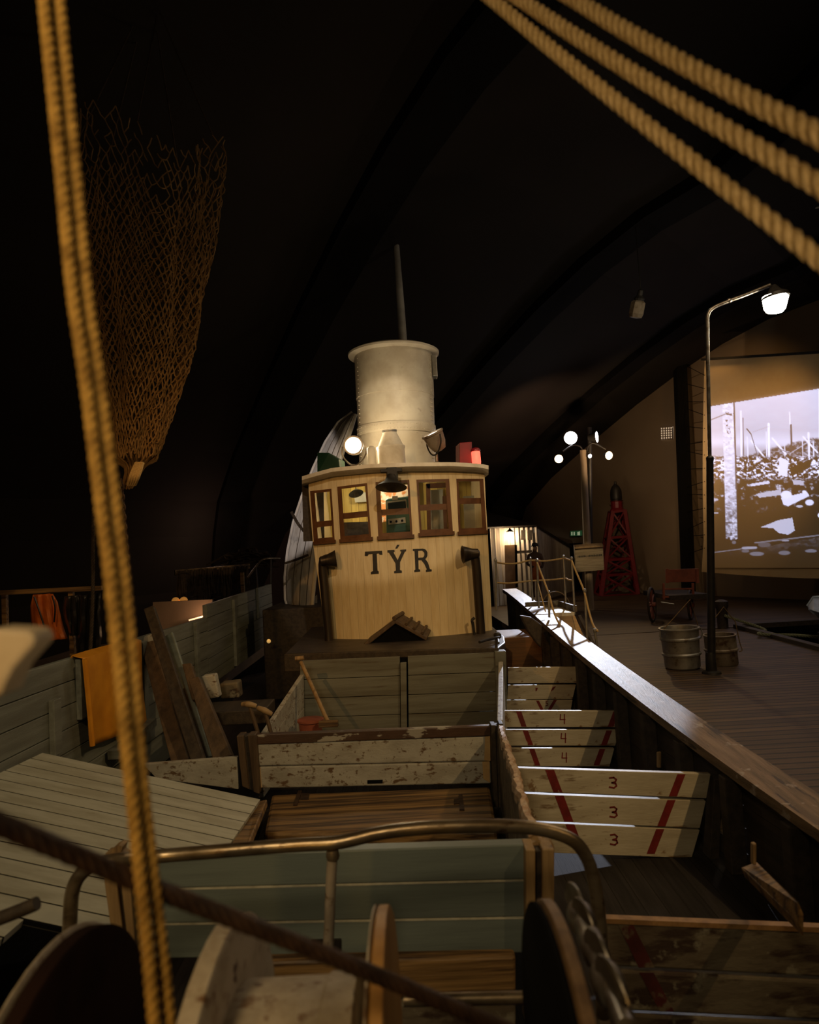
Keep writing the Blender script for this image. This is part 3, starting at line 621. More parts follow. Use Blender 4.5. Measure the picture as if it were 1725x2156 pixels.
# numbered boards, right side
m_bd = m_cream
def bset(num, d, boards, stripes, nums, extra):
    out = []
    for k, pix in enumerate(boards):
        nm = ('topmost', 'second', 'third')[k]
        o = pen_board('numbered_board', d, pix, m_bd, nm + ' ' + extra, 'cream boards marked ' + num, .05, bev=.004); out.append(o)
    return out
def seven(strokes, d, cx, cy, w_, h_, lw, parent, m=m_redl):
    mb = MB()
    for x0, y0, x1, y1 in strokes:
        a, b = V((cx + x0 * w_, cy + y0 * h_, 0)), V((cx + x1 * w_, cy + y1 * h_, 0)); dr = (b - a).normalized(); n = V((-dr.y, dr.x, 0)) * lw / 2; a -= dr * lw * .3; b += dr * lw * .3
        mb.poly([P(p.x, p.y, d) for p in (a + n, b + n, b - n, a - n)], (0, .004, 0))
    return obj('numeral', mb, m, parent)
T3 = ((-.4, -.45, .1, -.5), (.1, -.5, .42, -.3), (.42, -.3, .3, -.08), (.3, -.08, -.12, 0), (-.12, 0, .35, .08), (.35, .08, .45, .3), (.45, .3, .15, .5), (.15, .5, -.42, .42))
T4 = ((-.32, -.5, -.4, .05), (-.4, .05, .42, .05), (.3, -.5, .3, .5))
T5 = ((.4, -.5, -.3, -.5), (-.3, -.5, -.35, -.05), (-.35, -.05, .3, 0), (.3, 0, .35, .35), (.35, .35, -.05, .5), (-.05, .5, -.4, .4))
def split_stripe(d, p0, p1, p2, p3, boards, objs):   # stripe quad top-left, top-right, bottom-right, bottom-left, one piece per board
    for (pix, o) in zip(boards, objs):
        yt = (pix[0][1] + pix[1][1]) / 2; 
        def ed(x): return lerp(pix[0][1], pix[1][1], (x - pix[0][0]) / (pix[1][0] - pix[0][0])), lerp(pix[3][1], pix[2][1], (x - pix[3][0]) / (pix[2][0] - pix[3][0]))
        xm = (p0[0] + p2[0]) / 2; y0, y1 = ed(xm); y0 += 1; y1 -= 1
        def xl(y): return lerp(p0[0], p3[0], (y - p0[1]) / (p3[1] - p0[1]))
        def xr(y): return lerp(p1[0], p2[0], (y - p1[1]) / (p2[1] - p1[1]))
        y0 = max(y0, p0[1]); y1 = min(y1, p2[1])
        if y1 - y0 < 2: continue
        mr = m_redl if d > 4 else (bpy.data.materials.get('faded_red_stripe') or mat('faded_red_stripe', (.075, .011, .008), (.05, .008, .006), .7, scale=9, wear=(.13, .10, .065), wscale=7, wlo=.54, whi=.60, bump=.1))
        decal('stripe', d - .002, ((xl(y0), y0), (xr(y0), y0), (xr(y1), y1), (xl(y1), y1)), mr, o)
B3 = [((1080, 1617), (1497, 1630), (1488, 1681), (1090, 1666)), ((1090, 1671), (1487, 1687), (1474, 1744), (1118, 1728)), ((1118, 1732), (1474, 1748), (1457, 1807), (1140, 1795))]
o3 = bset('3', 5.3, B3, None, None, 'cream board painted with a red 3, nearest full stack beside the gunwale')
split_stripe(5.3, (1147, 1618), (1166, 1618), (1219, 1760), (1200, 1760), B3, o3); split_stripe(5.3, (1427, 1630), (1444, 1630), (1379, 1798), (1362, 1798), B3, o3)
for o, (x, y) in zip(o3, ((1291, 1648), (1292, 1710), (1293, 1768))): seven(T3, 5.297, x, y, 17, 22, 3.2, o)
B4 = [((1058, 1497), (1317, 1497), (1307, 1531), (1062, 1531)), ((1064, 1537), (1305, 1537), (1296, 1570), (1068, 1570)), ((1070, 1576), (1294, 1576), (1284, 1614), (1080, 1613))]
o4 = bset('4', 7.4, B4, None, None, 'cream board painted with a red 4, middle stack beside the gunwale')
split_stripe(7.4, (1087, 1498), (1098, 1498), (1138, 1612), (1127, 1612), B4, o4); split_stripe(7.4, (1292, 1498), (1304, 1498), (1262, 1612), (1250, 1612), B4, o4)
for o, (x, y) in zip(o4, ((1185, 1514), (1187, 1554), (1189, 1595))): seven(T4, 7.397, x, y, 13, 20, 2.2, o)
B5 = [((1070, 1406), (1222, 1404), (1215, 1438), (1070, 1439)), ((1070, 1443), (1213, 1442), (1206, 1472), (1068, 1473)), ((1066, 1475), (1206, 1474), (1200, 1508), (1066, 1508))]
for k, pix in enumerate(B5):
    pass
o5 = bset('5', 9.1, B5, None, None, 'grimy cream board of the far stack marked with a red 5 beside the gunwale')
decal('stripe', 9.097, ((1129, 1475), (1135, 1475), (1148, 1500), (1141, 1500)), m_redl, o5[2]); decal('stripe', 9.097, ((1166, 1474), (1173, 1474), (1158, 1499), (1151, 1499)), m_redl, o5[2])
decal('stripe', 9.097, ((1128, 1448), (1133, 1448), (1131, 1454), (1128, 1456)), m_redl, o5[1]); decal('stripe', 9.097, ((1164, 1447), (1171, 1445), (1166, 1452), (1160, 1456)), m_redl, o5[1])
seven(T5, 9.097, 1152, 1481, 6, 10, 1.6, o5[2])
B2 = [((1262, 1934), (1830, 1957), (1830, 2064), (1262, 2034)), ((1262, 2041), (1830, 2071), (1830, 2153), (1262, 2126)), ((1262, 2132), (1830, 2160), (1830, 2232), (1262, 2220))]
o2s = []
for k, pix in enumerate(B2):
    o2s.append(pen_board('numbered_board', 3.3, pix, m_oldbd, ('topmost', 'second', 'third')[k] + ' dark grimy board across the front right pen below the winch rail', 'dark boards of the front right pen', .05, bev=.012))
decal('worn_lit_edge', 3.296, ((1262, 1934), (1830, 1957), (1830, 1968), (1262, 1944)), mat('worn_tan_edge', (.33, .185, .075), (.22, .12, .05), .55, scale=16, bump=.2), o2s[0], .04)
split_stripe(3.3, (1303, 1948), (1334, 1948), (1390, 2060), (1356, 2060), B2[:1], o2s[:1]); split_stripe(3.3, (1345, 2045), (1375, 2045), (1420, 2130), (1390, 2130), B2[1:2], o2s[1:2])
# posts carrying the numbered boards near the hull
for (px, d, y0, y1, lab) in ((1505, 5.25, 1640, 1830, 'broad dark hull timber just right of the nearest cream stack with red threes'), (1322, 7.35, 1500, 1640, 'slim dark hull timber just right of the middle cream stack with red fours')):
    mb = MB(); mb.board(pq(d, (px, y0), (px + 16, y0), (px + 10, y1), (px - 12, y1)), .12, V((0, 1, 0))); tag(obj('stanchion', mb, m_hull, bev=.006), lab, 'post')
for (px, py, d, h, lab) in ((1389, 1585, 6.0, 32, 'small pale wooden peg standing by the far freeing port'), (1590, 1778, 3.45, 44, 'pale wooden peg standing at the near freeing port')):
    mb = MB(); mb.board(pq(d, (px - 4, py), (px + 4, py - 2), (px + 4, py + h), (px - 4, py + h)), .03, V((0, 1, 0))); tag(obj('wooden_peg', mb, m_tan, bev=.006), lab, 'peg')
mb = MB(); mb.board([P(1560, 1826, 3.5), P(1594, 1814, 3.5), P(1682, 1900, 2.85), P(1682, 1946, 2.85)], .05); tag(obj('port_sill', mb, m_brnX, bev=.006), 'brown sill plank along the near freeing port in the hull', 'plank')

# ================================================================== LEFT PLATFORM AND TIMBERS
pa, pb, pc = PX(89, 1585, XL + .03), P(548, 1683, 5.42), PX(0, 1627, XL + .03)
pn = (pb - pa).cross(pc - pa).normalized()
if pn.z < 0: pn = -pn
def PL(px, py): return PP(px, py, pa, pn)
t = thing('slatted_platform', PL(200, 1750) - V((0, 0, .5)), 'pale painted plank platform sloping down towards the hatch, left of the hanging golden ropes', 'platform')
eR = [PL(548, 1683), PL(478, 1786)]; eL = [PL(89, 1585), PL(0, 1627)]
dirn = (eR[1] - eR[0]); dirn /= -dirn.y; dl = (eL[1] - eL[0]); dl /= -dl.y
NP = 19
base0, base1 = eL[0], eR[0]
xpost = P(214, 1850, 4.0).x - .03
ck = MB()
def edge_r(sv):
    p = base1 + dirn * sv
    if p.y < 3.22:
        l = base0 + dl * sv; f = (xpost - l.x) / (p.x - l.x); p = l + (p - l) * f
    return p
for k in range(NP):
    s0, s1 = .165 * k, .165 * k + .150
    q = [base0 + dl * s0, edge_r(s0) if edge_r(s1).x > xpost + .1 else edge_r(.165 * NP), edge_r(s1), base0 + dl * s1]
    if edge_r(s1).x < xpost + .1:
        l = base0 + dl * s0; r = base1 + dirn * s0; q[1] = l + (r - l) * ((xpost - l.x) / (r.x - l.x))
    mb = MB(); mb.hexa(q, [p - pn * .035 for p in q]); obj('plank', mb, m_plat, t, bev=.0015)
    q2 = [q[3] - pn * .003, q[2] - pn * .003, q[2] + dirn * .0148 - pn * .003, q[3] + dl * .0148 - pn * .003]; ck.hexa(q2, [p - pn * .02 for p in q2])
obj('dark_gap_fill', ck, m_winb, t)  # dark fill paints the shade of the open plank gaps
mb = MB()
for f, ln in ((.06, 2.4), (.5, 1.0), (.92, 1.0)):
    a = base0.lerp(base1, f) - pn * .07; bq = a + dirn * ln; mb.beam(a, bq, .09, .07, pn)
obj('bearer', mb, m_dkw, t)
def leaner(name, pix, d0, d1, m, label, th=.06, cat='timber', mtop=None):
    (a, b, c, d) = pix; q = [P(*a, d0), P(*b, d0), P(*c, d1), P(*d, d1)]; mb = MB(); mb.board(q, th)
    o = obj(name, mb, m, bev=.008); tag(o, label, cat, 'timbers leaning in the left waist'); return o
tb = leaner('timber', ((293, 1345), (320, 1335), (398, 1605), (360, 1605)), 7.6, 6.55, m_brnZ, 'thick brown timber with a pale painted top end, leaning beside the yellow oilskin', .14)
mb = MB(); mb.board([P(291, 1345, 7.58), P(321, 1334, 7.58), P(325, 1348, 7.54), P(297, 1360, 7.54)], .15); obj('painted_end', mb, m_worn, tb)
ORG[tb.name]
leaner('timber', ((302, 1282), (322, 1274), (432, 1602), (402, 1604)), 7.45, 6.38, m_dkw, 'tallest dark thin timber leaning against the bulwark, rising above its top edge', .06)
leaner('timber', ((343, 1342), (362, 1330), (446, 1592), (424, 1596)), 7.5, 6.65, m_grey, 'smooth grey-green painted plank leaning among the brown timbers', .04, 'plank')
leaner('timber', ((383, 1398), (402, 1395), (424, 1470), (404, 1474)), 7.2, 6.95, m_brnZ, 'short rounded brown timber top just right of the grey leaning plank', .09)
leaner('timber', ((396, 1430), (418, 1424), (488, 1590), (448, 1598)), 6.95, 6.5, m_brnZ, 'split brown timber with a pale edge, rightmost of the leaning row', .10)
mb = MB(); mb.board(pq(7.4, (424, 1424), (452, 1420), (462, 1468), (442, 1472)), .12, V((0, 1, 0))); tag(obj('wooden_block', mb, m_worn, bev=.015), 'pale squared wooden block standing behind the leaning timbers', 'block')
mb = MB(); mb.board(pq(7.8, (462, 1440), (500, 1436), (504, 1470), (464, 1472)), .2, V((0, 1, 0))); tag(obj('stone_block', mb, m_oldbd, bev=.02), 'dull mottled block behind the pale wooden block', 'block')
mb = MB(); mb.box(P(495, 1500, 7.3), (.75, .5, .14)); tag(obj('fish_bin', mb, m_dkw, bev=.01), 'dark low wooden bin behind the two shovel handles', 'bin')
mb = MB(); mb.beam(PX(240, 1590, -2.9), PX(318, 1520, -2.9), .12, .08); tag(obj('ledge_plank', mb, m_greyD), 'narrow grey plank on the bulwark foot below the yellow oilskin', 'plank')
# shovels with D handles
for (hx, hy, hx2, bx, by, lab) in ((524, 1487, 18, 548, 1590, 'shovel with a worn wooden grip, left one of the pair in the far pen'), (557, 1500, 18, 574, 1590, 'shovel with a tilted wooden grip, right one of the pair in the far pen')):
    t = thing('shovel', P(bx, by + 20, 6.62), lab, 'shovel', 'shovels in the far pen')
    dd = 6.66; mb = MB(); mb.tube(cat_rom([P(hx - 15, hy - 4 + (hx > 540) * -6, dd), P(hx, hy - 4, dd - .01), P(hx + 16, hy + (hx > 540) * 4, dd)], 4), [.02, .024, .026, .028, .03, .028, .026, .024, .02], 10); obj('grip', mb, m_tan, t, smooth=True)
    mb = MB(); mb.tube([P(hx + 2, hy, dd), P((hx + bx) / 2 + 6, (hy + by) / 2, dd), P(bx, by, dd)], .02, 8); obj('shaft', mb, m_brnZ, t, smooth=True)
    mb = MB(); mb.box(P(bx, by + 22, dd + .02), (.2, .02, .28)); obj('blade', mb, m_rust, t, bev=.006)
t = thing('wooden_handled_tool', P(690, 1525, 7.4), 'long tan wooden handle with a short grip leaning in the far pen corner', 'tool')
mb = MB(); mb.tube([P(634, 1394, 7.75), P(690, 1518, 7.25)], .022, 10); obj('shaft', mb, m_tan, t, smooth=True)
mb = MB(); mb.tube([P(622, 1387, 7.75), P(640, 1385, 7.75)], .026, 10); obj('grip', mb, m_tan, t, smooth=True)
mb = MB(); mb.box(P(692, 1524, 7.22), (.2, .06, .06)); obj('tool_head', mb, m_brnX, t)
t = thing('fish_tub', P(655, 1545, 7.3), 'small orange-red plastic tub in the corner of the far pen', 'tub')
c = P(656, 1560, 7.4); mb = MB(); mb.lathe(c, (0, 0, 1), [(.11, 0), (.13, .22), (.12, .22), (.10, .02)], 20, True, True); obj('body', mb, m_brick, t, smooth=True)
mb = MB(); mb.lathe(c + V((0, 0, .2)), (0, 0, 1), [(.13, 0), (.142, .01), (.142, .03), (.13, .035)], 20, True, True); obj('rim', mb, m_brick, t, smooth=True)
# yellow oilskin hung over the bulwark
rows = []
for j in range(15):
    v = j / 14; row = []
    for i in range(19):
        u = i / 18; x = lerp(lerp(175, 296, u), lerp(192, 309, u), v) + 2 * math.sin(v * 5 + u * 2); y = lerp(lerp(1386, 1348, u), lerp(1572, 1525, u), v)
        row.append(PX(x, y, XL + .10 + .018 * math.sin(u * 14 + v * 2) * v + .02 * math.sin(u * 5)))
    rows.append(row)
rows = [[V((XL - .12, p.y, p.z - .25)) for p in rows[0]], [V((XL + .0, p.y, p.z + .03)) for p in rows[0]]] + rows
mb = MB(); mb.grid(rows); t = obj('oilskin_sheet', mb, m_oil, smooth=True, solid=.006); tag(t, 'yellow oilskin apron draped over the grey bulwark behind the hanging ropes', 'oilskin')
mb = MB(); mb.tube([PX(lerp(178, 195, k / 8), lerp(1388, 1570, k / 8), XL + .135) for k in range(9)], .022, 6); obj('hem', mb, m_oil, t, smooth=True)

# ================================================================== WINCH (foreground)
def disc_ring(pts_c, r, th, name, m, parent, prof=None, n=48):
    mb = MB(); mb.lathe(pts_c, (1, 0, 0), prof or [(r - .012, -th / 2), (r, -th / 2 + .006), (r, th / 2 - .006), (r - .012, th / 2)], n); return obj(name, mb, m, parent, smooth=True)
WY = 1.5; R_ = .46
ztop = P(470, 1978, WY).z; WZ = ztop - R_
t = thing('winch', V((-.2, WY, WZ - R_)), 'rusty deck winch with white drum and dark flanges filling the bottom of the view', 'winch')
xd = P(118, 1905, WY).x
disc_ring(V((xd, WY, WZ)), R_ - .01, .045, 'dark_flange', m_wind, t)['label'] = 'dark brown flange disc'
disc_ring(V((xd - .03, WY, WZ)), R_ - .003, .015, 'flange_rim', m_winw, t)
xf = P(452, 1905, WY).x
disc_ring(V((xf, WY, WZ)), R_, .05, 'white_flange', m_winw, t)['label'] = 'chipped white flange disc'
xwd = P(797, 1905, WY).x
x0d = P(412, 2040, WY).x; x1d = P(742, 2040, WY).x
rd = P(560, 2112, WY).z - WZ
mb = MB(); mb.lathe(V((0, WY, WZ)), (1, 0, 0), [(rd - .07, x0d - .05), (rd - .02, x0d), (rd, x0d + .05), (rd, x1d - .07), (rd + .006, x1d - .065), (rd + .006, x1d), (rd - .03, x1d + .005)], 64); obj('drum', mb, m_winw, t, smooth=True)['label'] = 'stained white drum'
mb = MB(); mb.lathe(V((0, WY, WZ)), (1, 0, 0), [(.11, x1d), (.11, xwd - .02)], 24); obj('shaft', mb, m_black, t, smooth=True)
disc_ring(V((xwd, WY, WZ)), R_, .034, 'wooden_disc', m_orng, t)['label'] = 'orange plywood brake disc'
disc_ring(V((xwd - .021, WY, WZ)), R_ + .001, .008, 'disc_face', m_winw, t)
xb = P(1152, 1898, WY).x
disc_ring(V((xb, WY, WZ)), R_ - .01, .02, 'black_flange', m_winb, t)['label'] = 'black flange disc'
disc_ring(V((xb + .027, WY, WZ)), R_ - .006, .034, 'flange_rim', mat('flange_rim_worn', (.27, .17, .09), (.15, .09, .05), .5, metal=.3, scale=14, bump=.2), t)
mb = MB(); mb.box(P(492, 1985, 1.75), (.03, .1, .1)); obj('hub_plate', mb, m_wind, t)
# dark cable drum piece between
t = thing('brake_spindle', P(1250, 2000, 1.7), 'threaded steel spindle with paired thin discs, right of the black winch flange', 'spindle')
sa, sb = P(1204, 1882, 2.05), P(1322, 2170, 1.32); ax = (sb - sa).normalized(); Ls = (sb - sa).length
prof = []
k = 0
while k * .012 < .18: prof += [(.018, k * .012), (.022, k * .012 + .006)]; k += 1
mb = MB(); mb.lathe(sa, ax, [(.004, -.012), (.014, -.004)] + prof + [(.026, .19), (.026, .3), (.031, .32), (.031, .42), (.022, .44), (.022, Ls)], 20); obj('shaft', mb, m_stl, t, smooth=True)
for f, r in ((.16, .066), (.34, .070), (.62, .072), (.84, .078)):
    c = sa + ax * Ls * f; mb = MB(); mb.lathe(c, V((.93, .18, .1)), [(r, -.004), (r + .002, 0), (r, .004)], 28); obj('collar_disc', mb, m_stl, t, smooth=True)
for f in (.25, .75):
    c = sa + ax * Ls * f; mb = MB(); mb.lathe(c - ax * .05, ax, [(.028, 0), (.036, .02), (.036, .08), (.028, .1)], 20); obj('sleeve', mb, m_stl, t, smooth=True)
# bent tube rail
t = thing('tube_rail', P(700, 2010, 2.9), 'bent dull steel tube rail with one leg, above the winch', 'rail')
dr = 2.55
pts = [P(x, y, dr + (.0 if x > 250 else -.1)) for x, y in ((146, 1990), (148, 1925), (152, 1880), (166, 1846), (195, 1822), (240, 1812), (330, 1803), (450, 1793), (560, 1784), (640, 1778), (700, 1775), (740, 1768), (800, 1754), (880, 1744), (960, 1740), (1040, 1739), (1110, 1742), (1165, 1752), (1210, 1772), (1236, 1806), (1250, 1850), (1260, 1910), (1266, 1980), (1268, 2060), (1270, 2140))]
mb = MB(); mb.tube(cat_rom(pts, 5), .0242, 16); obj('tube', mb, m_brass, t, smooth=True)
mb = MB(); mb.tube(cat_rom([P(701, 1790, dr), P(697, 1860, dr), P(694, 1940, dr), P(690, 2015, dr)], 4), [.0195] * 13, 14); obj('leg', mb, mat('leg_grey_steel', (.36, .31, .25), (.25, .21, .165), .45, metal=.2, scale=9, wear=(.15, .10, .06), wscale=14, wlo=.6, whi=.66, bump=.1), t, smooth=True)
mb = MB(); mb.lathe(P(701, 1802, dr), (0, 0, 1), [(.022, -.012), (.0255, 0), (.022, .022)], 16); obj('weld_collar', mb, m_brass, t, smooth=True)
t = tag(obj('crossbar_tube', MB().tube([P(850, 2106, 2.3), P(1130, 2100, 2.3)], .0195, 14), m_brass, smooth=True), 'short dull steel crossbar tube low between the wooden disc and black flange', 'tube')
# handle lying at lower left
t = tag(obj('wooden_lever', MB().tube([P(-30, 1945, 2.1), P(40, 1918, 2.1), P(78, 1902, 2.1)], .020, 10), m_dkw, smooth=True), 'stubby brown wooden lever behind the dark winch flange', 'lever')
# pale peg at left edge
mb = MB(); d = .85; mb.poly([P(x, y, d) for x, y in ((-25, 1323), (30, 1326), (62, 1328), (76, 1346), (70, 1360), (50, 1382), (28, 1408), (12, 1440), (2, 1466), (-25, 1470))], (0, .05, 0)); tag(obj('rope_cleat', mb, mat('pale_cleat_wood', (.50, .40, .26), (.40, .31, .19), .6, scale=10, bump=.1), bev=.006), 'pale blunt horn of a wooden cleat poking in at the left edge', 'cleat')
# wire rope
rope('wire_rope', [P(-80, 1700, .80), P(20, 1744, .86), P(350, 1880, 1.02), P(690, 2012, 1.16), P(1000, 2140, 1.30), P(1080, 2172, 1.34)], .0135, m_rust, 'dark rusty wire rope slanting down across the winch and tube rail', 'wire rope', None, None, strands=6, lay=9)
# ropes
rA = [(88, -60), (93, 0), (123, 300), (152, 600), (181, 800), (205, 1000), (231, 1200), (251, 1400), (270, 1600), (291, 1800), (312, 2000), (330, 2200)]
rB = [(116, -60), (122, 0), (150, 300), (179, 600), (206, 800), (232, 1000), (256, 1200), (276, 1400), (292, 1600), (314, 1800), (338, 2000), (358, 2200)]
gl = 'pair of golden ropes hanging at the left'
rope('hanging_rope', [P(x - 1, y, .98) for x, y in rA], .0092, m_ropeo, 'golden rope hanging full height at left, left strand of the touching pair', 'rope', gl)
rope('hanging_rope', [P(x + 3, y, 1.0) for x, y in rB], .0092, m_ropeo, 'golden rope hanging full height at left, right strand of the touching pair', 'rope', gl)
gr = 'three tan ropes across the upper right corner'
for (a, b, lab) in ((P(1035, -2, 1.7), P(1725, 545, 1.12), 'lowest of the three'), (P(1090, -5, 1.65), P(1725, 390, 1.05), 'middle one of the three'), (P(1205, -4, 1.5), P(1725, 285, 1.02), 'topmost of the three')):
    rope('stay_rope', [a + (b - a) * f - V((0, 0, .032 * max(0, f * (1 - f)))) for f in [-2.5 + .25 * k for k in range(17)]], .0165, m_rope, 'tan twisted rope across the upper right, ' + lab, 'rope', gr)
# hanging net
t = thing('fishing_net', P(285, 1010, 7.6), 'big brown fishing net bundle hanging from above behind the golden ropes', 'net')
outl = [(330, 160, 450), (400, 165, 450), (480, 168, 438), (560, 180, 430), (640, 192, 416), (720, 204, 404), (800, 216, 384), (880, 226, 356), (930, 232, 340), (965, 236, 328)]
rnd = random.Random(11); NR, NC = 50, 56; cd = 7.6; nodes = []
for j in range(NR + 1):
    f = j / NR; y = lerp(330, 965, f ** .9)
    for (y0, l0, r0), (y1, l1, r1) in zip(outl, outl[1:]):
        if y <= y1 + .01: g = (y - y0) / (y1 - y0); l = lerp(l0, l1, g); r = lerp(r0, r1, g); break
    c = P((l + r) / 2, y, cd); rx = (P(r, y, cd) - P(l, y, cd)).length / 2; row = []
    for i in range(NC):
        th = 2 * math.pi * (i + .5 * (j % 2)) / NC; k = 1 + .10 * math.sin(5 * th + f * 3) + .06 * math.sin(9 * th - f * 6) + rnd.uniform(-.03, .03)
        jz = rnd.uniform(-.03, .03) + (.25 * math.sin(3 * th + 1) * (1 - f) ** 2)
        row.append(c + V((math.cos(th) * rx * k, math.sin(th) * rx * .85 * k, jz)))
    nodes.append(row)
mb = MB()
for j in range(NR):
    for i in range(NC):
        a = nodes[j][i]; s = j % 2
        for b in (nodes[j + 1][(i - 1 + s) % NC], nodes[j + 1][(i + s) % NC]):
            if j < 8 and rnd.random() < .45 - j * .05: continue
            mid = (a + b) / 2 + V((rnd.uniform(-.01, .01), 0, -.008)); mb.tube([a, mid, b], .0078, 3, False)
obj('mesh_bag', mb, m_net, t)
mb = MB()
for i in range(24):
    th = i / 24 * 2 * math.pi; a = nodes[NR][int(i * NC / 24)]; mb.tube(cat_rom([a, P(283, 985, cd) + V((math.cos(th), math.sin(th), 0)) * .10, P(268, 1012, cd) + V((math.cos(th) * .05, 0, rnd.uniform(-.1, 0)))], 3), .012, 4)
obj('gathered_end', mb, m_net, t)
mb = MB()
for k in range(4): mb.tube(cat_rom([P(300 - 4 * k, 975, cd - .2), P(292 - 5 * k, 1000, cd - .3), P(283 - 4 * k, 1020, cd - .2)], 4), .024, 6)
obj('lashing', mb, m_rope, t, smooth=True)
mb = MB()
for k in range(5): mb.tube([nodes[0][k * 11], P(300 + k * 12, -60, cd + .1 * k)], .01, 4)
obj('hoisting_line', mb, m_netd, t)
def chain(name, pts, pitch_, r, m, label):
    c = resample(cat_rom(pts, 6), pitch_); mb = MB()
    for i in range(len(c) - 1):
        a, b = c[i], c[i + 1]; d = (b - a).normalized(); x = d.cross(V((0, 1, 0))).normalized(); yv = x.cross(d); sd = x if i % 2 else yv; m_ = (a + b) / 2; L_ = pitch_ * .72; W_ = pitch_ * .38
        mb.tube([m_ + d * math.sin(q * math.pi / 5) * L_ + sd * math.cos(q * math.pi / 5) * W_ for q in range(10)], r, 5, closed=True)
    return tag(obj(name, mb, m, smooth=True), label, 'chain')
chain('chain', [P(255, 1010, 7.4), P(262, 1100, 7.4), P(270, 1200, 7.4), P(279, 1300, 7.4), P(290, 1408, 7.4)], .055, .0095, m_rust, 'rusty chain hanging from the net end down to the yellow oilskin')
rope('net_tail_rope', [P(197, 1040, 7.9), P(196, 1150, 7.9), P(195, 1260, 7.9), P(190, 1370, 7.9)], .022, m_netd, 'dark tail rope hanging from the net beside the black oilskins')

# ================================================================== WHEELHOUSE
def YF(x): return 9.55 + .27 * (x + .0) ** 2 + (.03 * x)
def WH(px, py, off=0):
    r = ray(px, py); r = r / r.y; t = 9.6
    for _ in range(25): t = YF(r.x * t) - off
    return EYE + r * t
def wpatch(mb, tl, tr, br, bl, off=0, th=.05, n=8):
    for i in range(n):
        u0, u1 = i / n, (i + 1) / n; c = []
        for u, v in ((u0, 0), (u1, 0), (u1, 1), (u0, 1)):
            x = lerp(lerp(tl[0], tr[0], u), lerp(bl[0], br[0], u), v); y = lerp(lerp(tl[1], tr[1], u), lerp(bl[1], br[1], u), v); c.append((x, y))
        mb.hexa([WH(x, y, off) for x, y in c], [WH(x, y, off - th) for x, y in c])
wh = thing('wheelhouse', V((0, 10.4, 1.03)), 'cream plank wheelhouse with five brown-framed windows and black letters across its rounded front', 'wheelhouse')
WINS = [((653, 1034), (698, 1029), (705, 1138), (661, 1142)), ((710, 1025), (773, 1017), (782, 1132), (717, 1137)), ((791, 1015), (862, 1010), (869, 1127), (797, 1131)),
        ((877, 1010), (946, 1008), (954, 1120), (884, 1124)), ((961, 1008), (1018, 1008), (1025, 1118), (966, 1121))]
mb = MB()
hd = [(650, 1012), (700, 1000), (780, 990), (862, 985), (950, 983), (1021, 986)]   # top of wall under roof
def hy(x): return interp(x, hd) - 8
xs_t = [650, 653, 698, 710, 773, 791, 862, 877, 946, 961, 1018, 1020]; yt = [1034.5, 1034, 1029, 1025, 1017, 1015, 1010, 1010, 1008, 1008, 1008, 1008]
xs_b = [659, 661, 705, 717, 782, 797, 869, 884, 954, 966, 1025, 1027]; yb = [1142, 1142, 1138, 1137, 1132, 1131, 1127, 1124, 1120, 1121, 1118, 1118]
for i in range(11):
    wpatch(mb, (xs_t[i], hy(xs_t[i])), (xs_t[i + 1], hy(xs_t[i + 1])), (xs_t[i + 1], yt[i + 1]), (xs_t[i], yt[i]), 0, .05, 3)
    if i % 2 == 0: wpatch(mb, (xs_t[i], yt[i]), (xs_t[i + 1], yt[i + 1]), (xs_b[i + 1], yb[i + 1]), (xs_b[i], yb[i]), 0, .05, 1)
    u = lambda x: (x - 659) / (1027 - 659)
    bx = lambda x: 690 + u(x) * (1037 - 690); by = lambda x: interp(bx(x), [(690, 1366), (862, 1352), (1037, 1330)])
    wpatch(mb, (xs_b[i], yb[i]), (xs_b[i + 1], yb[i + 1]), (bx(xs_b[i + 1]), by(xs_b[i + 1])), (bx(xs_b[i]), by(xs_b[i])), 0, .05, 3)
obj('front_wall', mb, m_wh, wh)
for k, ((tl, tr, br, bl)) in enumerate(WINS):
    def ip(u, v): return (lerp(lerp(tl[0], tr[0], u), lerp(bl[0], br[0], u), v), lerp(lerp(tl[1], tr[1], u), lerp(bl[1], br[1], u), v))
    mb = MB(); fw = 5.5 / (tr[0] - tl[0]); fl = fw * (1.7 if k in (0, 1, 2) else .8); fr = fw * (.8 if k in (0, 1, 2) else 1.5); mr = (.73, .66, .57, .47, .44)[k] if False else (.66, .56, .56, .52, .42)[k]
    bars = ((0, fl, 0, 1), (1 - fr, 1, 0, 1), (fl, 1 - fr, 0, .05), (fl, 1 - fr, .93, 1), (fl, 1 - fr, mr - .055, mr + .055))
    for u0, u1, v0, v1 in bars: wpatch(mb, ip(u0, v0), ip(u1, v0), ip(u1, v1), ip(u0, v1), .0 if v0 != mr - .055 else -.02, .07, 2)
    fo = obj('window_frame', mb, m_wbr, wh)
    mb = MB(); wpatch(mb, ip(-.04, .985), ip(1.05, .985), ip(1.05, 1.05), ip(-.04, 1.05), .045, .10, 3); obj('sill', mb, m_wbr, fo)
    mb = MB(); wpatch(mb, ip(fl, .05), ip(1 - fr, .05), ip(1 - fr, .93), ip(fl, .93), -.045, .004, 2); obj('pane', mb, m_glass, fo)
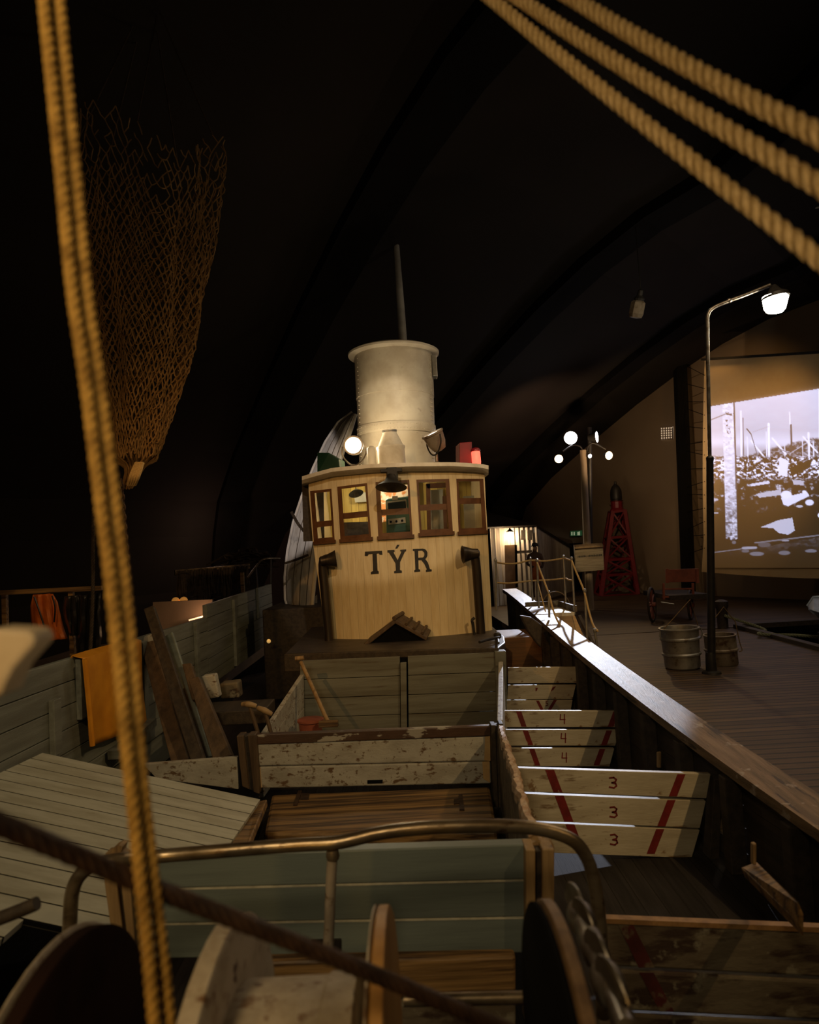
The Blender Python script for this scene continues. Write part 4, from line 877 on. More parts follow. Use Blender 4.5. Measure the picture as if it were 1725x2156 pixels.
# roof slab with overhang and rolled edge
rt = [(636, 1003), (655, 997), (700, 985), (780, 977), (862, 974), (950, 973), (1010, 976), (1029, 980)]
rows = []; top = []
for i in range(33):
    x = lerp(636, 1029, i / 32); y = interp(x, rt); a = WH(x, y, .15); b = WH(x, y + 8, .16); c = WH(x, y + 16, .10); e = WH(x, y + 19, .0)
    rows.append([a + V((0, .06, .0)), a, b, c, e, e + V((0, .12, 0))]); top.append(a)
mb = MB(); mb.grid(rows); back = 11.35
rr = [[p + V((0, .06, 0)) for p in top], [V((p.x * .98, lerp(p.y, back, .5), p.z + .05)) for p in top], [V((p.x * .96, back, p.z + .03)) for p in top]]
mb.grid(rr)
und = [[r[5] for r in rows], [V((r[5].x * .97, back, r[5].z)) for r in rows]]; mb.grid(und)
mb.grid([[p for p in rr[2]], und[1]])
for s in (0, -1): mb.add([rows[s][0], rr[2][s], und[1][s], rows[s][5]], [(0, 1, 2, 3)]); mb.add(rows[s], [(0, 1, 2, 3, 4, 5)])
obj('roof', mb, m_wh if False else m_white, wh, smooth=True)
# sides and back
for (tx, ty, bx_, by_) in ((651, 1012, 691, 1362), (1020, 988, 1036, 1328)):
    a, b = WH(tx, ty), WH(bx_, by_); mb = MB(); mb.hexa([a, V((a.x * .97, 11.3, a.z)), V((b.x * .97, 11.3, b.z)), b], [p + V((.05 if tx < 800 else -.05, 0, 0)) for p in (a, V((a.x * .97, 11.3, a.z)), V((b.x * .97, 11.3, b.z)), b)]); obj('side_wall', mb, m_wh, wh)
mb = MB(); mb.box((-.08, 11.32, 2.2), (2.55, .05, 2.5)); obj('back_wall', mb, m_yint, wh)
mb = MB(); mb.box((-.08, 10.7, 1.55), (2.2, 1.1, .04)); obj('inside_floor', mb, m_dkw, wh)
# white flat cupboard and door casing inside, seen through right windows
for (x0, y0, x1, y1, d, m, nm) in ((905, 1032, 933, 1122, 11.1, m_facet, 'cupboard_panel'), (897, 1020, 906, 1125, 11.0, m_wbr, 'door_casing'), (897, 1018, 940, 1028, 11.0, m_wbr, 'door_casing'), (932, 1045, 941, 1122, 10.9, m_wbr, 'door_casing'), (976, 1045, 1004, 1120, 10.9, m_facet, 'cupboard_panel'), (1000, 1020, 1006, 1118, 10.8, m_wbr, 'door_casing'),
                                   (745, 1038, 775, 1058, 11.15, m_facet, 'vent_panel'), (722, 1100, 778, 1140, 10.6, m_dkw, 'chart_table'), (636, 1020, 681, 1140, 10.3, m_dkw, 'dark_window_board'), (798, 1022, 866, 1062, 11.05, m_peel, 'peeling_panel'), (796, 1060, 812, 1100, 11.0, m_peel, 'peeling_panel')):  # dark board added to darken the left half of the first window
    mb = MB(); mb.board(pq(d, (x0, y0), (x1, y0 - 2), (x1 + 2, y1 - 2), (x0 + 3, y1)), .04, V((0, 1, 0))); obj(nm, mb, m, wh)
point('wheelhouse_lamp', P(803, 1036, 10.5), 15, (1, .80, .50), .06)
point('wheelhouse_lamp_aft', P(735, 1048, 10.9), 1.6, (1, .82, .50), .05)
t = thing('bulkhead_lamp', P(803, 1030, 10.6), 'bright bare lamp glowing inside the middle wheelhouse window', 'lamp')
mb = MB(); mb.lathe(P(799, 1032, 10.62), (0, 0, 1), [(.02, .0), (.045, .02), (.045, .10), (.02, .13)], 16); obj('bulb', mb, m_lampw, t, smooth=True)
t = thing('radar_set', P(840, 1130, 10.3), 'sea-green radar set with dark screen and three knobs behind the middle window', 'radar')
mb = MB(); mb.board(pq(10.3, (812, 1050), (864, 1044), (869, 1118), (814, 1126)), .3, V((0, 1, 0))); obj('case', mb, m_radar, t, bev=.03)
mb = MB(); mb.board(pq(10.28, (814, 1056), (856, 1051), (858, 1078), (816, 1082)), .04, V((0, 1, 0))); sc = obj('screen_bezel', mb, m_facet, t, bev=.01)
mb = MB(); mb.board(pq(10.272, (817, 1059), (854, 1054), (856, 1076), (818, 1080)), .03, V((0, 1, 0))); obj('screen', mb, m_scr, sc, bev=.008)
mb = MB(); mb.board(pq(10.28, (817, 1093), (854, 1089), (855, 1101), (818, 1105)), .02, V((0, 1, 0))); pn_ = obj('control_panel', mb, m_facet, t, bev=.004)
for x, y in ((823, 1099), (835, 1097.5), (847, 1096)):
    mb = MB(); mb.lathe(P(x, y, 10.28), (0, -1, 0), [(.018, 0), (.016, .02)], 12); obj('knob', mb, m_winb, pn_)
mb = MB(); mb.board(pq(10.285, (826, 1045), (838, 1044), (838, 1052), (826, 1053)), .04, V((0, 1, 0))); obj('bracket', mb, m_facet, t)
t = thing('cabin_lamp', P(749, 1035, 10.5), 'small dark dish lamp hanging inside the second wheelhouse window', 'lamp')
mb = MB(); mb.lathe(P(749, 1036, 10.5), V((.25, -.5, -1)), [(.02, -.04), (.05, -.02), (.115, .03), (.11, .03), (.04, 0)], 24); obj('shade', mb, m_black, t, smooth=True)
mb = MB(); mb.tube([P(749, 1012, 10.5), P(750, 1034, 10.5)], .008, 6); obj('stem', mb, m_black, t)
# lettering
def Z2(x, y): return (580 + x / 3.317, 960 + y / 3.317)
def glyph(polys, parent, holes=None):
    mb = MB()
    for pl in polys:
        pts = [WH(*Z2(x, y), .004) for x, y in pl]; mb.poly(pts, (0, .006, 0))
    return obj('letter', mb, m_ink, parent)
mbx = None
glyph([[(626, 668), (745, 662), (748, 690), (728, 690), (724, 680), (708, 682), (714, 800), (722, 806), (722, 823), (667, 826), (667, 812), (682, 803), (678, 684), (652, 686), (644, 698), (624, 698)]], wh)
glyph([[(783, 658), (832, 655), (833, 669), (825, 673), (854, 727), (880, 669), (872, 665), (872, 655), (914, 652), (914, 664), (905, 668), (871, 742), (871, 797), (884, 801), (884, 816), (830, 819), (829, 805), (842, 800), (839, 750), (794, 676), (783, 673)], [(838, 646), (850, 620), (868, 620), (852, 646)]], wh)
glyph([[(960, 650), (998, 648), (998, 662), (1001, 790), (1012, 795), (1012, 808), (971, 812), (970, 799), (978, 794), (972, 665), (960, 663)], [(988, 650), (1030, 647), (1048, 652), (1048, 666), (1030, 660), (988, 664)], [(1030, 647), (1052, 655), (1062, 672), (1062, 698), (1052, 716), (1036, 724), (1030, 710), (1038, 702), (1041, 690), (1040, 676), (1034, 668), (1026, 662)],
       [(990, 711), (1040, 708), (1040, 726), (990, 730)], [(1014, 722), (1046, 718), (1066, 745), (1080, 790), (1092, 793), (1092, 806), (1052, 810), (1052, 797), (1058, 792), (1040, 752)]], wh)
# vent pipes with cowls
def vpipe(pts, cowl_c, axis, r, name='vent_pipe'):
    mb = MB(); mb.tube(cat_rom([WH(x, y, .17) for x, y in pts], 6), r, 14); o = obj(name, mb, m_pipe, wh, smooth=True)
    c = WH(*cowl_c, .20); mb = MB(); mb.lathe(c, axis, [(r * .7, -.09), (r * 1.05, -.07), (r * 1.15, .0), (.118, .13), (.128, .145), (.12, .15), (.09, .11), (.04, .08)], 24, True, True); obj('cowl', mb, m_pipe, o, smooth=True); return o
vpipe([(694, 1362), (691, 1320), (684, 1240), (680, 1195), (682, 1180), (690, 1176)], (686, 1180), V((1, .12, .10)), .064)
vpipe([(1014, 1350), (1010, 1290), (1004, 1205), (1001, 1175), (999, 1166), (992, 1164)], (996, 1166), V((-1, -.12, -.02)), .064)
mb = MB(); mb.tube(cat_rom([WH(1000, 1345, .2), WH(996, 1315, .2), WH(994, 1306, .2), WH(999, 1301, .2)], 4), .02, 8); obj('handrail', mb, m_black, wh, smooth=True)
# ridge hatch leaning on the front wall
t = thing('ridge_skylight', WH(840, 1345, .4), 'brown gabled wooden skylight hood at the foot of the wheelhouse front', 'skylight')
ap, lf, rt_ = (838, 1300), (770, 1352), (901, 1338)
def rg(px, py, dy): return P(px, py, 9.2 + dy)
mb = MB(); q = [rg(832, 1304, 0), rg(846, 1292, .33), rg(780, 1340, .33), rg(763, 1358, 0)]; mb.board(q, .05, V((.4, 0, -1)).normalized()); 
obj('roof_slope', mb, m_brnZ, t, bev=.01)
mb = MB(); q = [rg(832, 1304, 0), rg(846, 1292, .33), rg(908, 1326, .33), rg(900, 1342, 0)]; mb.board(q, .05, V((-.4, 0, -1)).normalized()); obj('roof_slope', mb, m_brnZ, t, bev=.01)
mb = MB(); mb.tube([rg(830, 1302, -.02), rg(848, 1291, .35)], .03, 8); obj('ridge_cap', mb, m_brnZ, t, smooth=True)
for f in (.35, .6, .85):
    a = rg(832, 1304, -.01).lerp(rg(900, 1342, -.01), f); b = rg(846, 1292, .33).lerp(rg(908, 1326, .33), f); mb = MB(); mb.beam(a + V((0, 0, .02)), b + V((0, 0, .02)), .03, .03); obj('rib', mb, m_tan if False else m_brnZ, t)
mb = MB(); mb.poly([rg(832, 1308, .05), rg(770, 1362, .05), rg(900, 1350, .05)], (0, .03, 0)); obj('gable', mb, m_winb, t)
# casing slab
t = casing
zc = 1.03; fr = [PZ(600, 1376, zc), PZ(1050, 1363, zc), PZ(1064, 1352, zc), PZ(1062, 1340, zc), PZ(1036, 1318, zc)]
pts = fr + [V((fr[4].x + .02, 11.6, zc)), V((-1.75, 11.6, zc)), V((fr[0].x, fr[0].y, zc))]
mb = MB(); mb.poly(pts[:7], (0, 0, -.14)); obj('slab', mb, mat('casing_paint', (.06, .048, .04), (.032, .025, .02), .5, scale=4, wear=(.03, .025, .02), wscale=5, wlo=.6, whi=.66), t, bev=.015)
mb = MB(); mb.beam(fr[0] + V((0, -.02, -.11)), fr[1] + V((0, -.02, -.11)), .06, .22); obj('front_coaming', mb, m_dkw, t, bev=.01)
mb = MB(); mb.box((-.3, 10.3, .38), (2.3, 3.3, .98)); obj('casing_sides', mb, m_greyD, t)
mb = MB(); mb.tube(cat_rom([PZ(1010, 1352, zc + .06), PZ(1030, 1346, zc + .06), PZ(1052, 1342, zc + .06)], 4), .018, 8)
mb.tube([PZ(1046, 1330, zc + .02), PZ(1050, 1354, zc + .05)], .016, 8); mb.lathe(PZ(1048, 1343, zc + .03), (0, 0, 1), [(.05, 0), (.05, .05), (.03, .07)], 10); tag(obj('valve_wheel', mb, m_black, smooth=True), 'black iron valve fittings on the white-lit casing corner', 'valve')
# horn lamp over middle window
t = thing('horn_lamp', WH(822, 1010, .25), 'black dish lamp hung under the wheelhouse roof before the middle window', 'lamp')
c = WH(824, 1020, .32); mb = MB(); mb.lathe(c, (-.05, -.25, -1), [(.05, -.14), (.07, -.10), (.09, -.05), (.19, .02), (.215, .045), (.20, .05), (.08, .06), (.03, .10)], 28); obj('dish', mb, m_black, t, smooth=True)
mb = MB(); mb.box(WH(826, 1000, .2), (.16, .14, .2)); obj('bracket', mb, m_black, t, bev=.02)
mb = MB(); mb.box(WH(824, 991, .22), (.30, .10, .05)); obj('mount_plate', mb, m_black, t, bev=.01)
# searchlights on the roof
def searchlight(c, axis, label, glow, yoke_b, strength_m, r=.155, scale=1.0):
    t = thing('searchlight', yoke_b, label, 'searchlight', 'searchlights on the wheelhouse roof')
    ax = V(axis).normalized(); mb = MB(); mb.lathe(c, ax, [(.02, -.24), (.09, -.22), (r * .85, -.12), (r, .02), (r + .012, .025), (r + .012, .05), (r - .01, .05), (r - .02, .02)], 28, True, False); obj('housing', mb, m_galvr if glow is None else m_stl, t, smooth=True)
    mb = MB(); mb.lathe(c, ax, [(r - .02, .021), (r * .6, .035), (.01, .045)], 28); obj('lens', mb, strength_m, t, smooth=True)
    sd = ax.cross(V((0, 0, 1))).normalized(); mb = MB()
    mb.tube(cat_rom([c + sd * (r + .03), c + sd * (r + .04) + V((0, 0, -.12)), c + sd * r * .7 + V((0, 0, -.24)), c + V((0, 0, -.28)), c - sd * r * .7 + V((0, 0, -.24)), c - sd * (r + .04) + V((0, 0, -.12)), c - sd * (r + .03)], 5), .012, 8)
    obj('yoke', mb, m_stl if glow else m_black, t, smooth=True)
    mb = MB(); mb.lathe(yoke_b, (0, 0, 1), [(.06, 0), (.05, .02), (.022, .03), (.022, max(.05, c.z - .27 - yoke_b.z))], 14); obj('pedestal', mb, m_stl, t, smooth=True); return t
cA = P(745, 939, 9.75); searchlight(cA, (-.05, -1, .08), 'lit searchlight facing forward beside the green box on the wheelhouse roof', True, P(744, 985, 9.8), emis('searchlight_glow', (1, .88, .62), 14), .13)
cB = P(913, 918, 9.85); searchlight(cB, (-.40, -.22, .9), 'rusty searchlight tilted up towards the funnel, right side of the wheelhouse roof', None, P(920, 976, 9.85), emis('searchlight_glow_dim', (1, .93, .8), 5), .155)
spot('searchlight_beam', cA + V((0, -.1, .02)), cA + V((-.3, -6, -.4)), 60, (1, .85, .58), 120, 1, .1)
point('searchlight_spill', P(770, 946, 10.02), 22, (1, .78, .48), .08)
spot('funnel_light', cB + V((-.06, -.04, .14)), P(850, 800, 10.4), 16, (1, .86, .62), 110, 1.0, .1)
spot('funnel_wash', P(640, 935, 8.9), P(838, 850, 10.6), 42, (1, .68, .36), 60, .9, .15)
# ventilators
t = thing('mushroom_vent', P(826, 978, 10.0), 'cream conical ventilator with a capped top, middle of the wheelhouse roof', 'ventilator')
b = P(826, 978, 10.0); sc_ = 10 / 1437
mb = MB(); mb.lathe(b, (-.03, 0, 1), [(29 * sc_, -.03), (29 * sc_, 32 * sc_), (30.5 * sc_, 34 * sc_), (30.5 * sc_, 38 * sc_), (27 * sc_, 40 * sc_), (15.5 * sc_, 66 * sc_), (15.5 * sc_, 68 * sc_)], 32); obj('cone', mb, m_white, t, smooth=True)
mb = MB(); mb.lathe(b, (-.03, 0, 1), [(13 * sc_, 66 * sc_), (13 * sc_, 70 * sc_), (16 * sc_, 70 * sc_), (16 * sc_, 73 * sc_), (4 * sc_, 75 * sc_)], 24); obj('cap', mb, m_galv, t, smooth=True)
b = P(785, 983, 9.9); mb = MB(); mb.lathe(b, (-.03, 0, 1), [(.065, -.03), (.065, .24), (.062, .27), (.04, .30), (.005, .31)], 20); tag(obj('vent_pipe', mb, m_white, smooth=True), 'small cream dome-topped pipe left of the conical ventilator on the roof', 'ventilator')
# side lights
t = thing('side_light', P(692, 990, 9.9), 'dark green port side-light box on the left of the wheelhouse roof', 'light')
mb = MB(); mb.poly([P(668, 953, 9.95), P(692, 953, 9.8), P(714, 966, 9.8), P(716, 986, 9.8), P(668, 998, 9.95)], (.05, .35, 0)); obj('box', mb, m_green, t, bev=.01)
t = thing('side_light', P(982, 976, 10.0), 'dark red side-light box on the right of the wheelhouse roof', 'light')
mb = MB(); mb.board(pq(9.95, (968, 932), (994, 930), (994, 976), (968, 975)), .35, V((-.1, 1, 0)).normalized()); obj('box', mb, m_redp, t, bev=.008)
t = thing('red_lamp', P(1003, 978, 10.0), 'glowing red lantern beside the red box on the wheelhouse roof', 'lamp')
b = P(1004, 977, 9.95); mb = MB(); mb.lathe(b, (-.03, 0, 1), [(.062, 0), (.066, .03), (.066, .17), (.06, .185)], 20); obj('lens', mb, m_lampr, t, smooth=True)
mb = MB(); mb.lathe(b, (-.03, 0, 1), [(.07, .185), (.07, .21), (.05, .235), (.005, .245)], 20); obj('cap', mb, m_redp, t, smooth=True)
point('red_glow', b + V((0, -.14, .1)), .8, (1, .1, .06), .04)

# ================================================================== FUNNEL, MAST, WHITE BOAT
FD = 11.3
fb, ft = P(838, 985, FD), P(829, 752, FD); fa = (ft - fb).normalized(); fh = (ft - fb).length
t = thing('funnel', fb - V((0, 0, .5)), 'cream riveted ship funnel with a flared top lip behind the wheelhouse', 'funnel')
rfn = .5 * (P(912, 830, FD) - P(750, 830, FD)).length
mb = MB(); mb.lathe(fb - fa * .04, fa, [(rfn * .99, 0), (rfn, .04 + fh * .62), (rfn + .008, .04 + fh * .621), (rfn + .012, .04 + fh)], 64, True, False); obj('barrel', mb, m_funnel, t, smooth=True)
mb = MB(); mb.lathe(fb, fa, [(rfn + .012, fh - .005), (rfn + .115, fh + .02), (rfn + .12, fh + .05), (rfn + .05, fh + .085), (rfn - .02, fh + .02)], 64, False, False); obj('lip', mb, m_funnel, t, smooth=True)
tq = V((0, 0, 1)); x_ = fa.cross(V((0, 1, 0))).normalized(); y_ = fa.cross(x_)
if y_.y > 0: y_ = -y_
mb = MB()
def rivet(th, h):
    n = x_ * math.sin(th) + y_ * math.cos(th); c = fb + fa * h + n * (rfn + .012); mb.lathe(c, n, [(.011, -.01), (.008, .006), (.002, .009)], 6)
for i in range(34): th = -1.35 + i * .082; rivet(th, fh * .30); rivet(th, fh * .34)
for i in range(26): h = fh * (.02 + i * .0375); rivet(-1.18, h); rivet(1.12, h); rivet(-1.10, h)
obj('rivet_rows', mb, m_funnel, t, smooth=True)
mb = MB(); mb.lathe(fb + fa * fh * .32, fa, [(rfn + .011, -.075), (rfn + .014, -.07), (rfn + .014, .07), (rfn + .011, .075)], 64, False, False); obj('riveted_band', mb, m_funnel, t, smooth=True)
mb = MB(); c = fb + fa * (fh - .22) + x_ * (-(rfn + .03)) + y_ * .1
if (c - P(918, 765, FD)).length > 1: c = fb + fa * (fh - .22) + x_ * (rfn + .03) + y_ * .1
mb.box(c, (.08, .22, .36)); obj('side_bracket', mb, m_galv, t, bev=.01)
mb = MB(); md = 13.0; mb.tube([P(851, 760, md), P(845, 660, md), P(838, 560, md), P(832, 470, md), P(828, 425, md)], [.085, .075, .06, .045, .038], 14); mb.lathe(P(828, 425, md), (-.05, 0, 1), [(.03, 0), (.055, .03), (.055, .09), (.02, .12), (.045, .15), (.03, .19), (.004, .21)], 12)
tag(obj('mast', mb, mat('mast_paint', (.40, .38, .34), (.2, .19, .17), .5, scale=1.2, bump=.05), smooth=True), 'slim pale mast with a ball top rising behind the funnel', 'mast')
spot('mast_light', P(900, 620, 10.0), P(836, 580, 13), 5, (1, .9, .75), 60, 1, .1)
# tall white boat standing behind, left of the wheelhouse
BD = 12.3
t = thing('white_rowing_boat', P(640, 1290, BD), 'white planked rowing boat standing on end left of the wheelhouse', 'boat')
edge = [(742, 868), (712, 890), (686, 930), (660, 985), (636, 1045), (618, 1100), (606, 1160), (600, 1215), (601, 1262), (606, 1276)]
redge = [(748, 872), (738, 905), (722, 950), (706, 1000), (690, 1060), (676, 1120), (666, 1180), (660, 1235), (656, 1280), (656, 1296)]
rows = []
for (lx, ly), (rx, ry) in zip(edge, redge):
    row = []
    for i in range(13):
        u = i / 12; x = lerp(lx, rx, u); y = lerp(ly, ry, u); dep = BD + .55 * (1 - math.sin(u * math.pi * .62 + .12)) - .1 * u; row.append(P(x, y, dep))
    rows.append(row)
rs = []
for a, b in zip(rows, rows[1:]):
    for k in range(3): rs.append([p.lerp(q, k / 3) for p, q in zip(a, b)])
rs.append(rows[-1])
mb = MB(); mb.grid(rs); obj('hull', mb, m_boat, t, smooth=True, solid=.03)
for u in (.28, .52, .76):
    mb = MB(); mb.tube([r[int(u * 12)].lerp(r[int(u * 12) + 1], .5) - V((0, .012, 0)) for r in rs], .007, 4); obj('strake_seam', mb, mat('seam', (.16, .13, .11), rough=.8, bump=0) if 'seam' not in bpy.data.materials else bpy.data.materials['seam'], t)
mb = MB(); mb.tube([r[0] for r in rs], .03, 8); obj('keel', mb, m_boat, t, smooth=True)
mb = MB(); mb.tube([r[12] + V((.01, 0, 0)) for r in rs], .035, 8); obj('gunwale', mb, m_white, t, smooth=True)
for pts, r in ((((614, 1078), (626, 1100), (642, 1120), (660, 1132)), .028), (((600, 1186), (625, 1178), (650, 1168)), .022)):
    rope('boat_lashing', [P(x, y, BD - .25) for x, y in pts], r, m_netd, ('thick dark lashing rope sagging across the upper white boat' if r > .025 else 'thin dark lashing rope tied across the lower white boat'), 'rope', 'lashings on the white boat')
mb = MB(); mb.board(pq(12.6, (648, 1268), (668, 1252), (668, 1276), (648, 1300)), .05, V((0, 0, -1))); tag(obj('lit_deck_patch', mb, m_white), 'pale panel painted as a lit patch of deck between the white boat and wheelhouse', 'hatch')  # white panel paints light falling on a patch of deck
# dark after deckhouse under boat
mb = MB(); mb.box((-2.05, 12.6, .55), (1.1, 1.8, 1.6)); tag(obj('boat_cradle', mb, m_dkw, bev=.02), 'dark wooden cradle block below the white rowing boat', 'cradle')

# ================================================================== RIGHT SIDE AFT: bench, bracket, gangway
mb = MB(); mb.box((1.62, 11.4, .74), (.95, 1.0, .06)); mb.box((1.62, 10.93, .45), (.95, .06, .56)); tag(obj('deck_locker', mb, mat('locker_wood', (.17, .075, .022), (.10, .045, .014), .5, scale=4, stretch=GX, bump=.2), bev=.01), 'orange-brown wooden deck locker right of the wheelhouse', 'locker')
mb = MB(); mb.poly([P(x, y, 9.9) for x, y in ((1096, 1296), (1120, 1300), (1142, 1316), (1140, 1365), (1128, 1352), (1112, 1330))], (0, .12, 0)); tag(obj('knee_timber', mb, m_dkw, bev=.02), 'weathered knee-shaped timber under the gunwale near the gangway', 'timber')
t = thing('gangway_steps', P(1190, 1400, 10.5), 'yellow wooden boarding steps with a white-lit top landing beside the gunwale', 'steps')
zs = PZ(1180, 1290, 0).z; dS = 11.6
lt = P(1150, 1292, dS).z
mb = MB(); q = [V((P(1140, 1284, dS).x, dS, lt)), V((P(1210, 1290, dS).x, dS, lt)), V((P(1194, 1276, dS).x + .05, dS + 1.0, lt)), V((P(1140, 1276, dS).x, dS + 1.0, lt))]
mb.hexa(q, [p - V((0, 0, .06)) for p in q]); obj('landing', mb, m_white, t, bev=.005)
x0, x1 = q[0].x, q[1].x
mb = MB(); mb.hexa([V((x0, dS - .02, lt - .06)), V((x1, dS - .02, lt - .06)), V((x1 + .12, dS - .55, .35)), V((x0 + .12, dS - .55, .35))], [V((x0, dS + .04, lt - .06)), V((x1, dS + .04, lt - .06)), V((x1 + .12, dS - .45, .0)), V((x0 + .12, dS - .45, .0))]); obj('front_boards', mb, m_step, t)
mb = MB(); mb.box(((x0 + x1) / 2 + .15, dS - .55, .20), (x1 - x0, .5, .40)); obj('lower_step', mb, m_step, t, bev=.006)
mb = MB(); mb.beam(V((x0 - .1, dS + 1.02, lt + .06)), V((x1 - .05, dS + 1.02, lt + .06)), .04, .11); mb.beam(V((x1 - .03, dS + 1.0, lt + .06)), V((x1 + .04, dS + .05, lt + .05)), .04, .10); obj('kick_board', mb, m_oldbd, t)
mb = MB(); mb.beam(V((x1 + .07, dS, lt - .10)), V((x1 + .22, dS - 1.1, .08)), .05, .12); obj('stringer', mb, m_dkw, t)
sts = [((1044, 1182), (1046, 1285), 11.2), ((1117, 1178), (1122, 1265), 12.6), ((1131, 1182), (1135, 1280), 12.0), ((1187, 1174), (1192, 1274), 12.7), ((1204, 1178), (1211, 1294), 11.7), ((1156, 1250), (1157, 1300), 11.0), ((1232, 1246), (1237, 1355), 10.7), ((1253, 1330), (1260, 1374), 9.7)]
labs = ['beside the wheelhouse corner', 'behind the gunwale, left of the close pair', 'standing nearest the landing edge', 'at the far corner of the landing', 'at the near right corner of the landing', 'short one standing on the gunwale', 'tall one halfway down the steps', 'shortest one at the foot of the steps']
tops = []
for k, (a, b, d) in enumerate(sts):
    t = thing('stanchion', P(*b, d), 'thin steel rope stanchion ' + labs[k], 'stanchion', 'steel rope stanchions round the gangway')
    mb = MB(); mb.tube([P(*b, d), P(*a, d)], .019, 8); obj('tube', mb, m_galv, t, smooth=True); mb = MB(); mb.lathe(P(*a, d), (0, 0, 1), [(.019, -.01), (.028, .01), (.02, .04), (.004, .05)], 10); obj('cap', mb, m_galv, t, smooth=True)
def hr(pix, lab, r=.016): rope('hand_rope', [P(x, y, d) for x, y, d in pix], r, m_rope, lab, 'rope', 'hand ropes of the gangway')
hr(((1044, 1184, 11.2), (1065, 1187, 11.6), (1090, 1186, 12.1), (1117, 1180, 12.6), (1150, 1181, 12.6), (1187, 1176, 12.7), (1196, 1178, 12.2), (1204, 1180, 11.7)), 'upper slack hand rope strung along the gangway stanchions')
hr(((1046, 1227, 11.2), (1075, 1228, 11.6), (1118, 1223, 12.6), (1160, 1221, 12.6), (1190, 1218, 12.7), (1198, 1221, 12.2), (1207, 1222, 11.7)), 'lower slack hand rope strung along the gangway stanchions')
hr(((1204, 1180, 11.7), (1214, 1205, 11.3), (1230, 1244, 10.75), (1240, 1285, 10.3), (1249, 1315, 9.9), (1259, 1329, 9.65)), 'tan hand rope running down the outer side of the steps')
hr(((1131, 1184, 12.0), (1141, 1210, 11.6), (1156, 1250, 11.0), (1164, 1280, 10.7), (1172, 1302, 10.5), (1182, 1320, 10.5)), 'tan hand rope running down the inner side of the steps')
hr(((1133, 1228, 12.0), (1139, 1250, 11.6), (1149, 1288, 11.2)), 'thin lower hand rope on the inner side of the steps', .011)
# board on post
t = thing('street_pole', V((P(1243, 1283, 21.6).x, 21.6, 0)), 'tall wooden lamp pole carrying a cluster of floodlights beyond the gangway', 'pole')
mb = MB(); mb.tube([V((P(1243, 1283, 21.6).x, 21.6, 0)), P(1232, 1040, 21.6), P(1228, 948, 21.6)], [.13, .11, .10], 14); obj('pole', mb, m_brnZ if False else mat('pale_pole_wood', (.32, .24, .15), (.22, .16, .10), .6, scale=4, stretch=GZ, bump=.2), t, smooth=True)
mb = MB(); mb.tube([P(1245, 1283, 22.1), P(1242, 900, 22.1)], .07, 10); obj('dark_pipe', mb, m_black, t, smooth=True)
mb = MB(); mb.tube(cat_rom([P(1236, 952, 21.6), P(1240, 938, 21.6), P(1252, 934, 21.6), P(1276, 946, 21.5)], 5), .025, 8); mb.tube(cat_rom([P(1228, 952, 21.6), P(1222, 940, 21.6), P(1205, 938, 21.5), P(1186, 950, 21.4)], 5), .025, 8); obj('arm', mb, m_black, t, smooth=True)
def flood(px, py, d, axis, r, m, label, name='floodlight'):
    t = thing(name, P(px, py, d), label, 'floodlight', 'floodlights on the lamp pole'); c = P(px, py, d); ax = V(axis).normalized()
    mb = MB(); mb.lathe(c, ax, [(.02, -r * 1.6), (r * .6, -r * 1.5), (r * .9, -.02), (r * 1.08, 0), (r * 1.08, .02), (r, .02)], 20, True, False); obj('housing', mb, m_black, t, smooth=True)
    mb = MB(); mb.lathe(c, ax, [(r, .015), (r * .6, .03), (.01, .035)], 20); obj('lens', mb, m, t, smooth=True)
    mb = MB(); mb.tube([c - ax * r, c - ax * r + V((.0, .02, .12))], .02, 6); obj('bracket', mb, m_black, t)
flood(1202, 922, 21.5, (-.18, -1, -.1), .20, m_lampc, 'dazzling blue-white floodlight, brightest on the lamp pole')
flood(1177, 966, 21.4, (-.3, -1, -.25), .125, m_lampw, 'small warm floodlight lowest on the left of the lamp pole')
flood(1282, 959, 21.5, (.25, -1, -.2), .125, m_lampw, 'small warm floodlight on the right arm of the lamp pole')
flood(1256, 920, 21.7, (1, -.6, 0), .17, m_lampc, 'floodlight turned sideways at the top of the lamp pole with a thin cold glint')
flood(1242, 960, 21.4, (.2, -1, -.3), .06, m_lampc, 'tiny cold spotlight on the pole between the two warm floodlights')
t = thing('notice_board', P(1240, 1205, 21.2), 'square weathered wooden notice board on the lamp pole with one faded line of letters', 'sign')
mb = MB(); q = pq(21.3, (1210, 1152), (1270, 1148), (1273, 1200), (1214, 1205)); mb.board(q, .12, V((0, 1, 0))); obj('board', mb, m_sign, t, bev=.01)
mb = MB(); mb.board([P(1208, 1147, 21.36), P(1268, 1143, 21.36), P(1271, 1148, 21.16), P(1210, 1152, 21.16)], .05, V((0, 0, -1))); obj('top_cap', mb, m_tan, t)
rn = random.Random(2); mb = MB(); x = 1217.0
for w_ in (4, 3, 4, 3, 4, None, 4, 3, 4, 3, 4, 3, 4, 3, 2):   # faded, illegible strokes
    if w_ is None: x += 3; continue
    y = 1172 - (x - 1217) * .075; h = 4 if w_ < 4 else 4.6
    for dx in (0, w_ - 1.3): mb.poly([P(x + dx, y - h / 2, 21.295), P(x + dx + 1.0, y - h / 2, 21.295), P(x + dx + 1.0, y + h / 2, 21.295), P(x + dx, y + h / 2, 21.295)], (0, .004, 0))
    if w_ == 4: mb.poly([P(x, y - .5, 21.295), P(x + 3, y - .5, 21.295), P(x + 3, y + .4, 21.295), P(x, y + .4, 21.295)], (0, .004, 0))
    x += w_
obj('faded_lettering', mb, m_ink, t)
